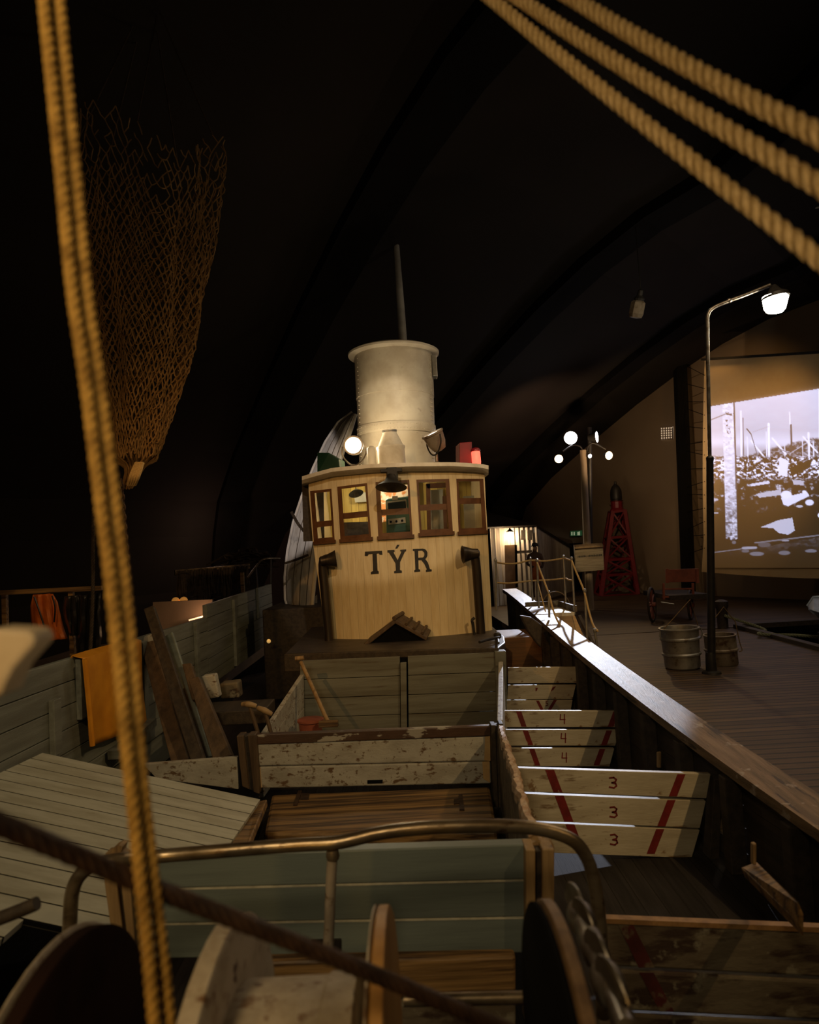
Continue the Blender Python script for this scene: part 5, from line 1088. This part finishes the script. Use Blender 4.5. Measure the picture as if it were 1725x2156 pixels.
# corrugated shed
t = thing('corrugated_shed', P(1110, 1240, 25), 'corrugated metal shed with a lit doorway behind the gangway', 'shed')
sh0, sh1, sh2 = P(1030, 1113, 24.5), P(1128, 1110, 25.5), P(1198, 1150, 29.5)
def corr(a, b, zb, wl, zta, ztb):
    L_ = math.hypot(b.x - a.x, b.y - a.y); n = int(L_ / wl * 6); d = V((b.x - a.x, b.y - a.y, 0)).normalized(); nn = V((d.y, -d.x, 0)); r0 = []; r1 = []
    for i in range(n + 1):
        f = i / n; p = V((lerp(a.x, b.x, f), lerp(a.y, b.y, f), 0)) + nn * .055 * math.cos(i / 6 * 2 * math.pi); r0.append(V((p.x, p.y, zb))); r1.append(V((p.x, p.y, lerp(zta, ztb, f))))
    return [r0, r1]
mb = MB(); mb.grid(corr(sh0, sh1, .0, .21, sh0.z, sh1.z)); mb.grid(corr(sh1, sh2, .0, .21, sh1.z, sh2.z)); obj('corrugated_wall', mb, m_corr, t, smooth=True)
mb = MB(); mb.add([sh0 + V((-.2, -.25, .05)), sh1 + V((0, -.25, .08)), sh2 + V((.1, -.2, .0)), sh2 + V((-2, 2, .6)), sh0 + V((-.2, 3, .9))], [(0, 1, 2, 3, 4)]); obj('roof', mb, m_dkw, t, solid=.06)
mb = MB(); mb.board(pq(24.4, (1063, 1148), (1084, 1147), (1086, 1238), (1065, 1240)), .06, V((0, 1, 0))); obj('door', mb, mat('shed_door_wood', (.26, .14, .06), rough=.5, scale=4), t)
mb = MB(); mb.board(pq(24.42, (1083, 1147), (1089, 1147), (1091, 1236), (1085, 1238)), .05, V((0, 1, 0))); obj('door_gap', mb, m_winb, t)
for x in (1098, 1112):
    mb = MB(); mb.board(pq(24.7, (x, 1116), (x + 9, 1116), (x + 9, 1137), (x, 1137)), .08, V((0, 1, 0))); obj('shutter', mb, m_dkw, t)
mb = MB(); mb.box(P(1101, 1162, 24.5), (.66, .1, .1)); obj('ledge', mb, m_oldbd, t)
t = thing('shed_lamp', P(1074, 1120, 24.4), 'warm lamp blazing above the corrugated shed door', 'lamp')
mb = MB(); mb.lathe(P(1074, 1118, 24.4), (0, 0, -1), [(.03, -.1), (.05, -.05), (.14, .02), (.13, .03)], 18); obj('shade', mb, m_black, t, smooth=True)
mb = MB(); mb.lathe(P(1074, 1122, 24.4), (0, 0, -1), [(.02, -.04), (.06, .02), (.05, .08), (.01, .10)], 14); obj('bulb', mb, m_lampw, t, smooth=True)
point('shed_glow', P(1074, 1128, 24.4), 110, (1, .72, .42), .08)
# mannequin of a fisherman by the shed
def skin_body(name, verts, edges, m, parent=None):
    me = bpy.data.meshes.new(name); o0 = ORG[parent.name] if parent else V((0, 0, 0)); me.from_pydata([tuple(V(v[:3]) - o0) for v in verts], edges, []); me.materials.append(m)
    o = bpy.data.objects.new(name, me); COL.objects.link(o); md_ = o.modifiers.new('skin', 'SKIN'); md_.use_smooth_shade = True; o.modifiers.new('sub', 'SUBSURF').levels = 2; o.modifiers['sub'].render_levels = 2
    for i, v in enumerate(verts): me.skin_vertices[0].data[i].radius = (v[3], v[3] * (v[4] if len(v) > 4 else 1)); 
    me.skin_vertices[0].data[0].use_root = True
    if parent: o.parent = parent
    ORG[o.name] = o0; return o
MX, MY = P(1130, 1240, 23.0).x, 23.0
def B(x, y, z): return (MX + x, MY + y, z + .35)
bod = [(*B(0, 0, .95), .15), (*B(0, .0, 1.2), .15), (*B(0, -.02, 1.42), .15), (*B(0, -.03, 1.54), .06), (*B(.02, -.05, 1.63), .09), (*B(.02, -.05, 1.74), .085),
       (*B(-.2, -.02, 1.42), .07), (*B(-.27, -.06, 1.15), .05), (*B(-.16, -.28, 1.05), .042), (*B(-.1, -.36, 1.06), .035),
       (*B(.2, -.02, 1.42), .07), (*B(.27, -.06, 1.15), .05), (*B(.18, -.28, 1.02), .042), (*B(.12, -.36, 1.03), .035),
       (*B(-.1, 0, .85), .10), (*B(-.11, 0, .48), .075), (*B(-.11, .02, .1), .06), (*B(-.12, -.13, .05), .05), (*B(.1, 0, .85), .10), (*B(.11, 0, .48), .075), (*B(.11, .02, .1), .06), (*B(.12, -.13, .05), .05)]
ed = [(0, 1), (1, 2), (2, 3), (3, 4), (4, 5), (2, 6), (6, 7), (7, 8), (8, 9), (2, 10), (10, 11), (11, 12), (12, 13), (0, 14), (14, 15), (15, 16), (16, 17), (0, 18), (18, 19), (19, 20), (20, 21)]
t = thing('person', V((MX, MY, .35)), 'dim life-size figure in dark clothes and orange apron standing before the corrugated shed', 'person')
skin_body('body', bod, ed, mat('figure_clothes', (.11, .06, .04), (.07, .04, .03), .8, scale=6, bump=0), t)
mb = MB(); mb.grid([[V(B(-.16 + .08 * i, -.17 - .02 * math.sin(i), 1.30 - .17 * j)) for i in range(5)] for j in range(5)]); obj('apron', mb, m_oilr, t, smooth=True, solid=.01)
mb = MB(); mb.lathe(B(.02, -.05, 1.72), (0, 0, 1), [(.17, 0), (.11, .03), (.10, .10), (.04, .13)], 16); obj('hat', mb, m_black, t, smooth=True)
mb = MB(); mb.lathe(B(.02, -.095, 1.65), (0, -1, 0), [(.075, 0), (.07, .03), (.03, .05), (.015, .065)], 14); obj('face', mb, m_skin, t, smooth=True)
# baskets behind the landing
t = thing('wicker_basket', P(1165, 1275, 14.5), 'tan wicker basket with a hoop handle behind the landing', 'basket')
c = V((P(1170, 1270, 15.5).x, 15.5, .25)); mb = MB(); mb.lathe(c, (0, 0, 1), [(.26, 0), (.34, .42), (.36, .45), (.32, .45), (.25, .05)], 20); obj('body', mb, m_tan, t, smooth=True)
mb = MB(); mb.tube(cat_rom([c + V((.33 * math.cos(a), 0, .45 + .4 * math.sin(a))) for a in [i * math.pi / 8 for i in range(9)]], 3), .014, 6); obj('handle', mb, m_tan, t, smooth=True)
mb = MB(); mb.box(c + V((0, .1, -.12)), (1.0, .7, .24)); tag(obj('low_crate', mb, m_dkw, bev=.01), 'dark low crate under the wicker basket', 'crate')

# ================================================================== PIER OBJECTS
# lamp post
lb = V((PZ(1499, 1418, 0).x, PZ(1499, 1418, 0).y, 0)); LD = lb.y
t = thing('lamp_post', lb, 'tall black lamp post with a bent arm and bright head, standing between the two tubs', 'lamp post')
mb = MB(); mb.tube([lb, P(1495, 964, LD), ], [.062, .055], 14); mb.lathe(lb, (0, 0, 1), [(.15, 0), (.14, .03), (.085, .05), (.075, .3), (.062, .34)], 16); mb.lathe(P(1495, 964, LD), (0, 0, 1), [(.058, -.05), (.062, 0), (.04, .03)], 14); obj('column', mb, m_black, t, smooth=True)
mb = MB(); mb.tube(cat_rom([P(1495, 970, LD), P(1491, 760, LD), P(1490, 690, LD), P(1491, 664, LD), P(1503, 648, LD), P(1535, 634, LD), P(1570, 621, LD), P(1622, 600, LD)], 8), .030, 12); obj('bent_arm', mb, m_stl, t, smooth=True)
mb = MB(); mb.lathe(P(1536, 633, LD), P(1570, 621, LD) - P(1535, 634, LD), [(.035, -.03), (.042, 0), (.035, .03)], 12); obj('clamp', mb, m_stl, t)
c = P(1633, 622, LD); mb = MB(); mb.lathe(c + V((0, 0, .02)), (-.1, 0, 1), [(.21, -.06), (.20, .0), (.10, .06), (.05, .14), (.03, .16)], 24, False, True); obj('lamp_shade', mb, m_black, t, smooth=True)
mb = MB(); mb.lathe(c, (-.12, 0, -1), [(.17, .0), (.20, .03), (.165, .22), (.13, .27), (.02, .28)], 24); obj('lamp_glass', mb, emis('post_lamp_glow', (1, .93, .76), 12), t, smooth=True)
point('post_glow', c + V((0, 0, -.42)), 60, (1, .84, .58), .12)
mb = MB(); mb.tube([P(1496, 1140, LD - .07), P(1497, 1180, LD - .07)], .02, 6)
# hanging jar lamp
t = thing('hanging_lamp', P(1343, 648, 14), 'unlit faceted glass lamp hanging in the dark left of the lamp post', 'lamp')
ax = V((.18, -.35, 1)); c = P(1340, 660, 14); mb = MB(); mb.lathe(c, ax, [(.02, -.10), (.13, -.08), (.155, .0), (.15, .22), (.10, .26)], 8); obj('jar', mb, m_galvr, t)
mb = MB(); mb.lathe(c, ax, [(.10, .25), (.11, .30), (.06, .36), (.055, .46), (.02, .48)], 12); obj('cap', mb, m_black, t)
mb = MB(); mb.tube([c + ax.normalized() * .44, c + V((.1, 0, 4))], .01, 5); obj('cord', mb, m_black, t)
point('jar_glint', c + V((.5, -1.2, .2)), 5, (1, .85, .6), .05)
# white tag right edge
mb = MB(); mb.board(pq(15, (1716, 412), (1732, 408), (1734, 436), (1719, 438)), .03, V((0, 1, 0))); tag(obj('white_tag', mb, m_facet), 'small pale tag hanging at the right edge between the tan ropes', 'tag')
def bail(a, apex, b, m, t, r=.009):
    mb = MB(); mb.tube([a, apex, b], r, 6); obj('lifting_line', mb, m, t, smooth=True)
b0 = PZ(1451, 1412, 0); c = V((b0.x, b0.y + .25, 0)); ht = 100 / 1437 * c.y
t = thing('galvanised_tub', c, 'galvanised steel tub with two raised hoops and a lifting line, left of the lamp post', 'tub')
r1 = 38.5 / 1437 * c.y; r0 = 35 / 1437 * c.y
mb = MB(); h = ht * .84
pr = [(r0 * .9, 0), (r0, .03)]
for f in (.36, .74): pr += [(lerp(r0, r1, f), h * f - .03), (lerp(r0, r1, f) + .022, h * f - .012), (lerp(r0, r1, f) + .022, h * f + .012), (lerp(r0, r1, f), h * f + .03)]
pr += [(r1, h - .03), (r1 + .02, h - .02), (r1 + .02, h), (r1 - .01, h), (r1 - .02, h - .05), (r0 - .02, .06), (.02, .05)]
mb.lathe(c, (-.03, 0, 1), pr, 40, True, True); obj('body', mb, m_galv, t, smooth=True)
bail(c + V((-r1 - .01, 0, h - .06)), P(1454, 1262, c.y), c + V((r1 + .01, 0, h - .06)), m_ropeg, t)
for s in (-1, 1): mb = MB(); mb.tube([c + V((s * (r1 + .03), -.02, h - .02)), c + V((s * (r1 + .05), -.03, h - .12)), c + V((s * (r1 + .02), -.02, h - .2))], .012, 6); obj('lug', mb, m_galv, t)
b0 = PZ(1536, 1404, 0); c = V((b0.x, b0.y + .25, 0)); r1 = 31 / 1437 * c.y; h = 62 / 1437 * c.y
t = thing('rusty_tub', c, 'shorter rusty pale tub with one hoop, right of the lamp post', 'tub')
mb = MB(); mb.lathe(c, (-.03, 0, 1), [(r1 * .96, 0), (r1, .02), (r1, h * .5 - .03), (r1 + .018, h * .5 - .012), (r1 + .018, h * .5 + .012), (r1, h * .5 + .03), (r1, h - .02), (r1 + .018, h - .01), (r1 + .015, h), (r1 - .015, h), (r1 - .02, h - .05), (r1 * .9, .06), (.02, .05)], 40); obj('body', mb, m_galvr, t, smooth=True)
bail(P(1507, 1300, c.y), P(1524, 1278, c.y), c + V((r1 + .02, 0, h + .2)), m_ropeg, t)
mb = MB(); mb.tube(cat_rom([c + V((r1 + .02, 0, h + .2)), c + V((r1 + .06, -.02, h * .7)), c + V((r1 + .08, -.04, h * .45)), c + V((r1 + .03, -.03, h * .4))], 4), .009, 5); obj('loose_end', mb, m_ropeg, t)
bp = PZ(1523, 1322, 0); mb = MB(); mb.lathe(V((bp.x, bp.y, 0)), (0, 0, 1), [(.12, 0), (.12, .45), (.15, .5), (.15, .62), (.05, .66)], 16); tag(obj('bollard', mb, m_dkw, smooth=True), 'short dark wooden bollard on the pier edge behind the rusty tub', 'bollard')
rope('mooring_rope', [V((bp.x, bp.y - .14, .3)), V((bp.x + .5, bp.y - .9, .05)), P(1600, 1335, 14.4), P(1680, 1338, 14.2), P(1760, 1345, 14)], .035, mat('green_rope', (.20, .21, .12), rough=.8, scale=20), 'greenish mooring rope running from the bollard over the dark water')
for k, (x, y, z) in enumerate(((8.2, 13.4, -.56), (8.5, 11.9, -.56), (8.8, 10.6, -.56), (8.6, 14.4, -.56))):
    mb = MB(); mb.tube([V((x, y, z)), V((x + 4, y + .3, z))], .06, 8); tag(obj('floating_pole', mb, m_stone if k % 2 else m_dkw, smooth=True), ('dark floating pole nearest the rusty tub', 'second floating pole out from the pier edge', 'floating pole farthest from the bollard', 'floating pole just under the mooring rope')[k] + ' in the dark water', 'pole', 'floating poles in the water')
# small boat at the right edge
t = thing('small_boat', P(1760, 1330, 14), 'blue-white rowing boat bow just entering at the right edge above the water', 'boat')
rows = []
for i in range(9):
    u = i / 8; x = lerp(1701, 1800, u); yt = 1258 - 5 * u if u > .02 else 1264; rows.append([P(x, yt + (12 if i == 0 else 0), 13.2 + .6 * (1 - u)), P(x + 2, 1284 + 12 * u ** .6, 13.0), P(x + 8 + 4 * u, 1290 + 35 * u ** .6, 13.3)])
mb = MB(); mb.grid(rows); obj('hull', mb, m_boatb, t, smooth=True, solid=.03)
mb = MB(); mb.tube([r[0] for r in rows], .03, 6); obj('gunwale', mb, m_boatb, t, smooth=True)
mb = MB(); mb.box(P(1790, 1380, 14.2), (.8, .8, .9)); obj('cradle', mb, m_black, t)
# red lattice beacon
TB = 26.9
t = thing('beacon_tower', V((P(1290, 1250, TB).x, TB, 0)), 'red iron lattice beacon tower with a dark lantern against the back wall', 'tower')
bz = 0; L0, L1 = (1251, 1250), (1332, 1250); L2, L3 = (1291, 1074), (1318, 1072)
fl_, fr_ = V((P(1255, 1250, TB).x, TB - .7, 0)), V((P(1331, 1250, TB).x, TB - .7, 0)); tl_, tr_ = P(1290, 1076, TB - .25), P(1315, 1073, TB - .25)
bl_, br_ = fl_ + V((.2, 1.5, 0)), fr_ + V((.2, 1.5, 0)); tbl, tbr = tl_ + V((.05, .5, 0)), tr_ + V((.05, .5, 0))
for a, b in ((fl_, tl_), (fr_, tr_), (bl_, tbl), (br_, tbr)): mb = MB(); mb.beam(a, b, .14, .14, (0, 1, 0)); obj('leg', mb, m_red, t)
mb = MB(); fs_ = (0, .24, .42, .68, .99)
for (a, b, c, d) in ((fl_, tl_, fr_, tr_), (bl_, tbl, br_, tbr), (fl_, tl_, bl_, tbl), (fr_, tr_, br_, tbr)):
    for k, f in enumerate(fs_):
        mb.beam(a.lerp(b, f), c.lerp(d, f), .09, .10, (0, 1, .1))
        if k < 4:
            g = fs_[k + 1]; mb.beam(a.lerp(b, f), c.lerp(d, g), .055, .055, (0, 1, .1)); mb.beam(a.lerp(b, g), c.lerp(d, f), .055, .055, (0, 1, .1))
obj('bracing', mb, m_red, t)
tc_ = (tl_ + tr_ + tbl + tbr) / 4; mb = MB(); mb.lathe(tc_, (0, 0, 1), [(.30, 0), (.26, .06), (.22, .10), (.22, .35), (.28, .38)], 12); obj('lantern_base', mb, m_red, t)
mb = MB(); mb.lathe(tc_, (0, 0, 1), [(.17, .36), (.17, .44), (.21, .46), (.21, .8), (.15, .95), (.05, 1.05), (.05, 1.15)], 14); obj('lantern', mb, m_black, t, smooth=True)
# cart
CD = 18.0
t = thing('hand_cart', V((P(1415, 1305, CD).x, CD, 0)), 'old horse cart with a red tailboard and spoked wheels near the back wall', 'cart')
mb = MB(); mb.board(pq(CD - .4, (1404, 1199), (1470, 1197), (1471, 1225), (1405, 1226)), .06, V((0, 1, 0))); obj('tailboard', mb, m_brick, t, bev=.01)
for x in (1402, 1466): mb = MB(); mb.board(pq(CD - .44, (x, 1198), (x + 6, 1197), (x + 7, 1228), (x + 1, 1228)), .05, V((0, 1, 0))); obj('tailboard_post', mb, m_brick, t)
for y0, y1 in ((1239, 1242), (1255, 1259)): mb = MB(); mb.board(pq(CD - .35, (1396, y0), (1462, y0 - 1), (1462, y1 - 1), (1396, y1)), .05, V((0, 1, 0))); obj('rail_bar', mb, m_brick, t)
for x in (1396, 1458): mb = MB(); mb.board(pq(CD - .36, (x, 1228), (x + 4, 1228), (x + 5, 1262), (x + 1, 1262)), .05, V((0, 1, 0))); obj('rail_post', mb, m_brick, t)
mb = MB(); mb.box((P(1425, 1280, CD + .5).x, CD + .6, .62), (1.0, 2.0, .12)); obj('bed', mb, m_dkw, t)
for (px, rr_, dd_) in ((1374, .43, CD - .1), (1455, .36, CD - .05)):
    c = V((P(px, 1290, dd_).x, dd_, rr_ + .02)); axw = V((.86, -.5, 0)).normalized(); e1 = V((.5, .86, 0)).normalized(); mb = MB()
    mb.tube([c + e1 * math.cos(a) * rr_ + V((0, 0, 1)) * math.sin(a) * rr_ for a in [k * 2 * math.pi / 28 for k in range(28)]], .035, 6, closed=True); wo = obj('wheel', mb, m_dkw, t, smooth=True)
    mb = MB()
    for k in range(10): a = k * math.pi / 5; mb.tube([c, c + e1 * math.cos(a) * rr_ + V((0, 0, 1)) * math.sin(a) * rr_], .018, 5)
    mb.lathe(c - axw * .1, axw, [(.06, 0), (.07, .1), (.05, .2)], 10); obj('spokes', mb, m_brick, wo)
mb = MB(); mb.tube([P(1392, 1268, CD - .3), P(1420, 1272, CD - .4)], .02, 6); obj('axle_iron', mb, m_galv, t)

# ================================================================== BACKGROUND LEFT
mb = MB(); mb.box((-9.5, 22.5, 1.3), (14, .2, 5.0)); o = struct('wall_left', mb, mat('left_partition', (.055, .040, .034), (.05, .036, .03), .9, scale=.6, bump=0, spec=.05))
mb = MB(); mb.box((-6.2, 11.5, .02), (5.2, 17, .2)); struct('floor_2', mb, mat('left_quay', (.19, .13, .085), (.14, .10, .06), .7, scale=2, bump=.15))
QL = .12
mb = MB(); mb.beam(P(-20, 1249, 10.6), P(215, 1238, 10.6), .06, .07); 
for x in (10, 150): mb.beam(P(x, 1247, 10.62), V((P(x, 1247, 10.62).x, 10.62, QL)), .07, .07, (0, 1, 0))
tag(obj('drying_rack', mb, m_brnX), 'brown wooden drying rail behind the left bulwark carrying oilskins', 'rack')
def garment(pts_l, pts_r, d, m, label, name='oilskin_coat', wav=.05):
    rows = []
    for (lx, ly), (rx, ry) in zip(pts_l, pts_r):
        row = []
        for i in range(15):
            u = i / 14; row.append(P(lerp(lx, rx, u), lerp(ly, ry, u), d - .10 * math.sin(u * math.pi) + wav * math.sin(u * 17 + ly * .02) * .6))
        rows.append(row)
    rs = []
    for a, b in zip(rows, rows[1:]):
        for k in range(4): rs.append([p.lerp(q, k / 4) for p, q in zip(a, b)])
    rs.append(rows[-1]); mb = MB(); mb.grid(rs); return tag(obj(name, mb, m, smooth=True, solid=.02), label, 'oilskin', 'oilskins on the drying rail')
g1 = garment([(70, 1252), (66, 1275), (68, 1310), (74, 1340), (80, 1352)], [(112, 1250), (122, 1268), (127, 1300), (133, 1325), (140, 1345)], 10.5, m_oilr, 'orange oilskin coat hanging on the drying rail at far left')
for pts in (((72, 1256), (84, 1290), (92, 1316)), ((110, 1254), (116, 1280), (114, 1310))):
    mb = MB(); mb.tube(cat_rom([P(x, y, 10.35) for x, y in pts], 4), .012, 5); obj('dark_seam', mb, m_oilb, g1)
garment([(136, 1256), (134, 1280), (140, 1310), (150, 1338)], [(170, 1252), (172, 1280), (170, 1310), (160, 1338)], 10.4, m_oilb, 'black oilskin coat hanging just right of the orange coat')
garment([(164, 1255), (164, 1300), (165, 1340), (166, 1392)], [(212, 1248), (210, 1300), (212, 1340), (206, 1385)], 10.3, m_oilb, 'long glossy black oilskin trousers hanging nearest the golden ropes', wav=.09)
spot('rack_light', (-5.2, 8.0, 3.4), P(105, 1310, 10.5), 45, (1, .55, .22), 36, .9, .1)
# lit low quay lip beyond the bulwark
mb = MB(); q = [P(345, 1320, 13.5), P(445, 1290, 14.6), P(445, 1262, 16.5), P(345, 1272, 16.5)]; q = [V((p.x, p.y, max(p.z, .3))) for p in q]
mb = MB(); mb.board(pq(14.2, (322, 1268), (447, 1262), (447, 1318), (322, 1340)), .08, V((0, 1, 0))); tag(obj('low_partition', mb, mat('low_partition_paint', (.30, .20, .14), (.24, .16, .11), .8, scale=1, bump=.1)), 'low brown partition catching lamp light between the leaning timbers and the bulwark step', 'partition')
t = thing('strip_light', P(418, 1302, 14.0), 'thin warm light strip along the foot of the low brown partition', 'light')
mb = MB(); mb.beam(P(398, 1306, 14.0), P(441, 1294, 14.0), .03, .03); obj('tube', mb, emis('strip_glow', (1, .62, .36), 1.2), t)
point('strip_spill', P(424, 1297, 13.85), 5, (1, .58, .30), .04)
# draped nets on a rail
t = thing('net_rack', P(420, 1290, 16), 'dark fishing nets draped over a rail in the left background', 'net')
mb = MB(); mb.beam(P(368, 1206, 16), P(525, 1192, 17.0), .10, .12); 
for x in (380, 510): p = P(x, 1205, 16.4); mb.beam(p, V((p.x, p.y, QL)), .08, .08, (0, 1, 0))
obj('rail', mb, m_brnX, t)
mb = MB(); rn = random.Random(4)
for i in range(150):
    u = rn.random(); x = lerp(374, 522, u); y0 = lerp(1204, 1194, u); d0 = lerp(15.9, 16.9, u); yb_ = y0 + (lerp(75, 48, u) + 8 * math.sin(u * 20)) * rn.uniform(.7, 1)
    xo = rn.uniform(-5, 5); mb.tube([P(x, y0 - 2, d0 - .06), P(x + xo * .4, lerp(y0, yb_, .35), d0 - .14 + rn.uniform(-.05, .05)), P(x + xo, lerp(y0, yb_, .7), d0 - .12), P(x + xo * .4, yb_, d0 - .1)], rn.uniform(.010, .022), 3, False)
for i in range(9):
    y = 1212 + i * 8; mb.tube(cat_rom([P(lerp(376, 516, k / 8), y - 10 * k / 8 + rn.uniform(-4, 4), lerp(15.8, 16.8, k / 8)) for k in range(9)], 3), .012, 3, False)
obj('draped_netting', mb, m_netd, t)
t2 = thing('heaped_net', P(500, 1190, 18), 'heap of dark net and corks on a ledge behind the draped nets', 'net')
mb = MB()
for i in range(60):
    a = rn.uniform(0, 6.28); x = 520 + rn.uniform(-40, 40); y = 1172 + rn.uniform(-12, 10) + abs(x - 520) * .15; p = P(x, y, 17.8); mb.tube(cat_rom([p, p + V((rn.uniform(-.4, .4), rn.uniform(-.2, .2), rn.uniform(-.15, .15))), p + V((rn.uniform(-.6, .6), 0, rn.uniform(-.2, .05)))], 4), .025, 4, False)
obj('netting', mb, m_netd, t2)
for k, (x, y) in enumerate(((370, 1266), (387, 1265))):
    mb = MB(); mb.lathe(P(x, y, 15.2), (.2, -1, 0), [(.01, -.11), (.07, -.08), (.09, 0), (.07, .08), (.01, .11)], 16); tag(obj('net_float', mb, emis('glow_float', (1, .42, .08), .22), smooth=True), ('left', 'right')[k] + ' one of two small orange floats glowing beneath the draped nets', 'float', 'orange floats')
t = thing('stair_handrail', P(560, 1250, 15), 'thin dark steel handrail rising behind the left bulwark end', 'handrail')
mb = MB(); mb.tube(cat_rom([P(522, 1216, 15), P(540, 1192, 15), P(553, 1178, 15), P(566, 1176, 15), P(590, 1176, 15.2)], 4), .022, 8); obj('top_rail', mb, m_stl, t, smooth=True)
for a, b in (((539, 1194), (544, 1255)), ((571, 1177), (570, 1260))): mb = MB(); mb.tube([P(*a, 15), P(*b, 15)], .02, 6); obj('upright', mb, m_black, t, smooth=True)
# rigging of a further ship on the left
t = thing('distant_mast', P(440, 1200, 21), 'dark slender mast with faint stays in the left background', 'mast')
mb = MB(); mb.tube([P(441, 1200, 21), P(438, 1060, 21), P(434, 900, 21)], [.07, .06, .04], 8); obj('spar', mb, m_stl, t, smooth=True)
for pts in (((330, 1200), (420, 960)), ((300, 1190), (390, 950)), ((480, 1200), (436, 930))): mb = MB(); mb.tube([P(*p, 21.2) for p in pts], .02, 4); obj('stay', mb, mat('stay_rope_dark', (.16, .08, .07), rough=.9, bump=0) if 'stay_rope_dark' not in bpy.data.materials else bpy.data.materials['stay_rope_dark'], t)
point('left_wall_glow', (-5.5, 19.0, 2.6), 22, (1, .62, .46), .2)
point('ball_lamp_spill', P(566, 1335, 11.2) + V((0, -.2, 0)), .3, (1, .7, .3), .05)
mb = MB(); mb.lathe(P(566, 1350, 11.2), (0, -1, 0), [(.01, -.04), (.035, 0), (.01, .03)], 12); tag(obj('marker_lamp', mb, emis('marker_glow', (1, .62, .2), .35), smooth=True), 'tiny dim amber marker lamp in the dark left of the wheelhouse foot', 'lamp')
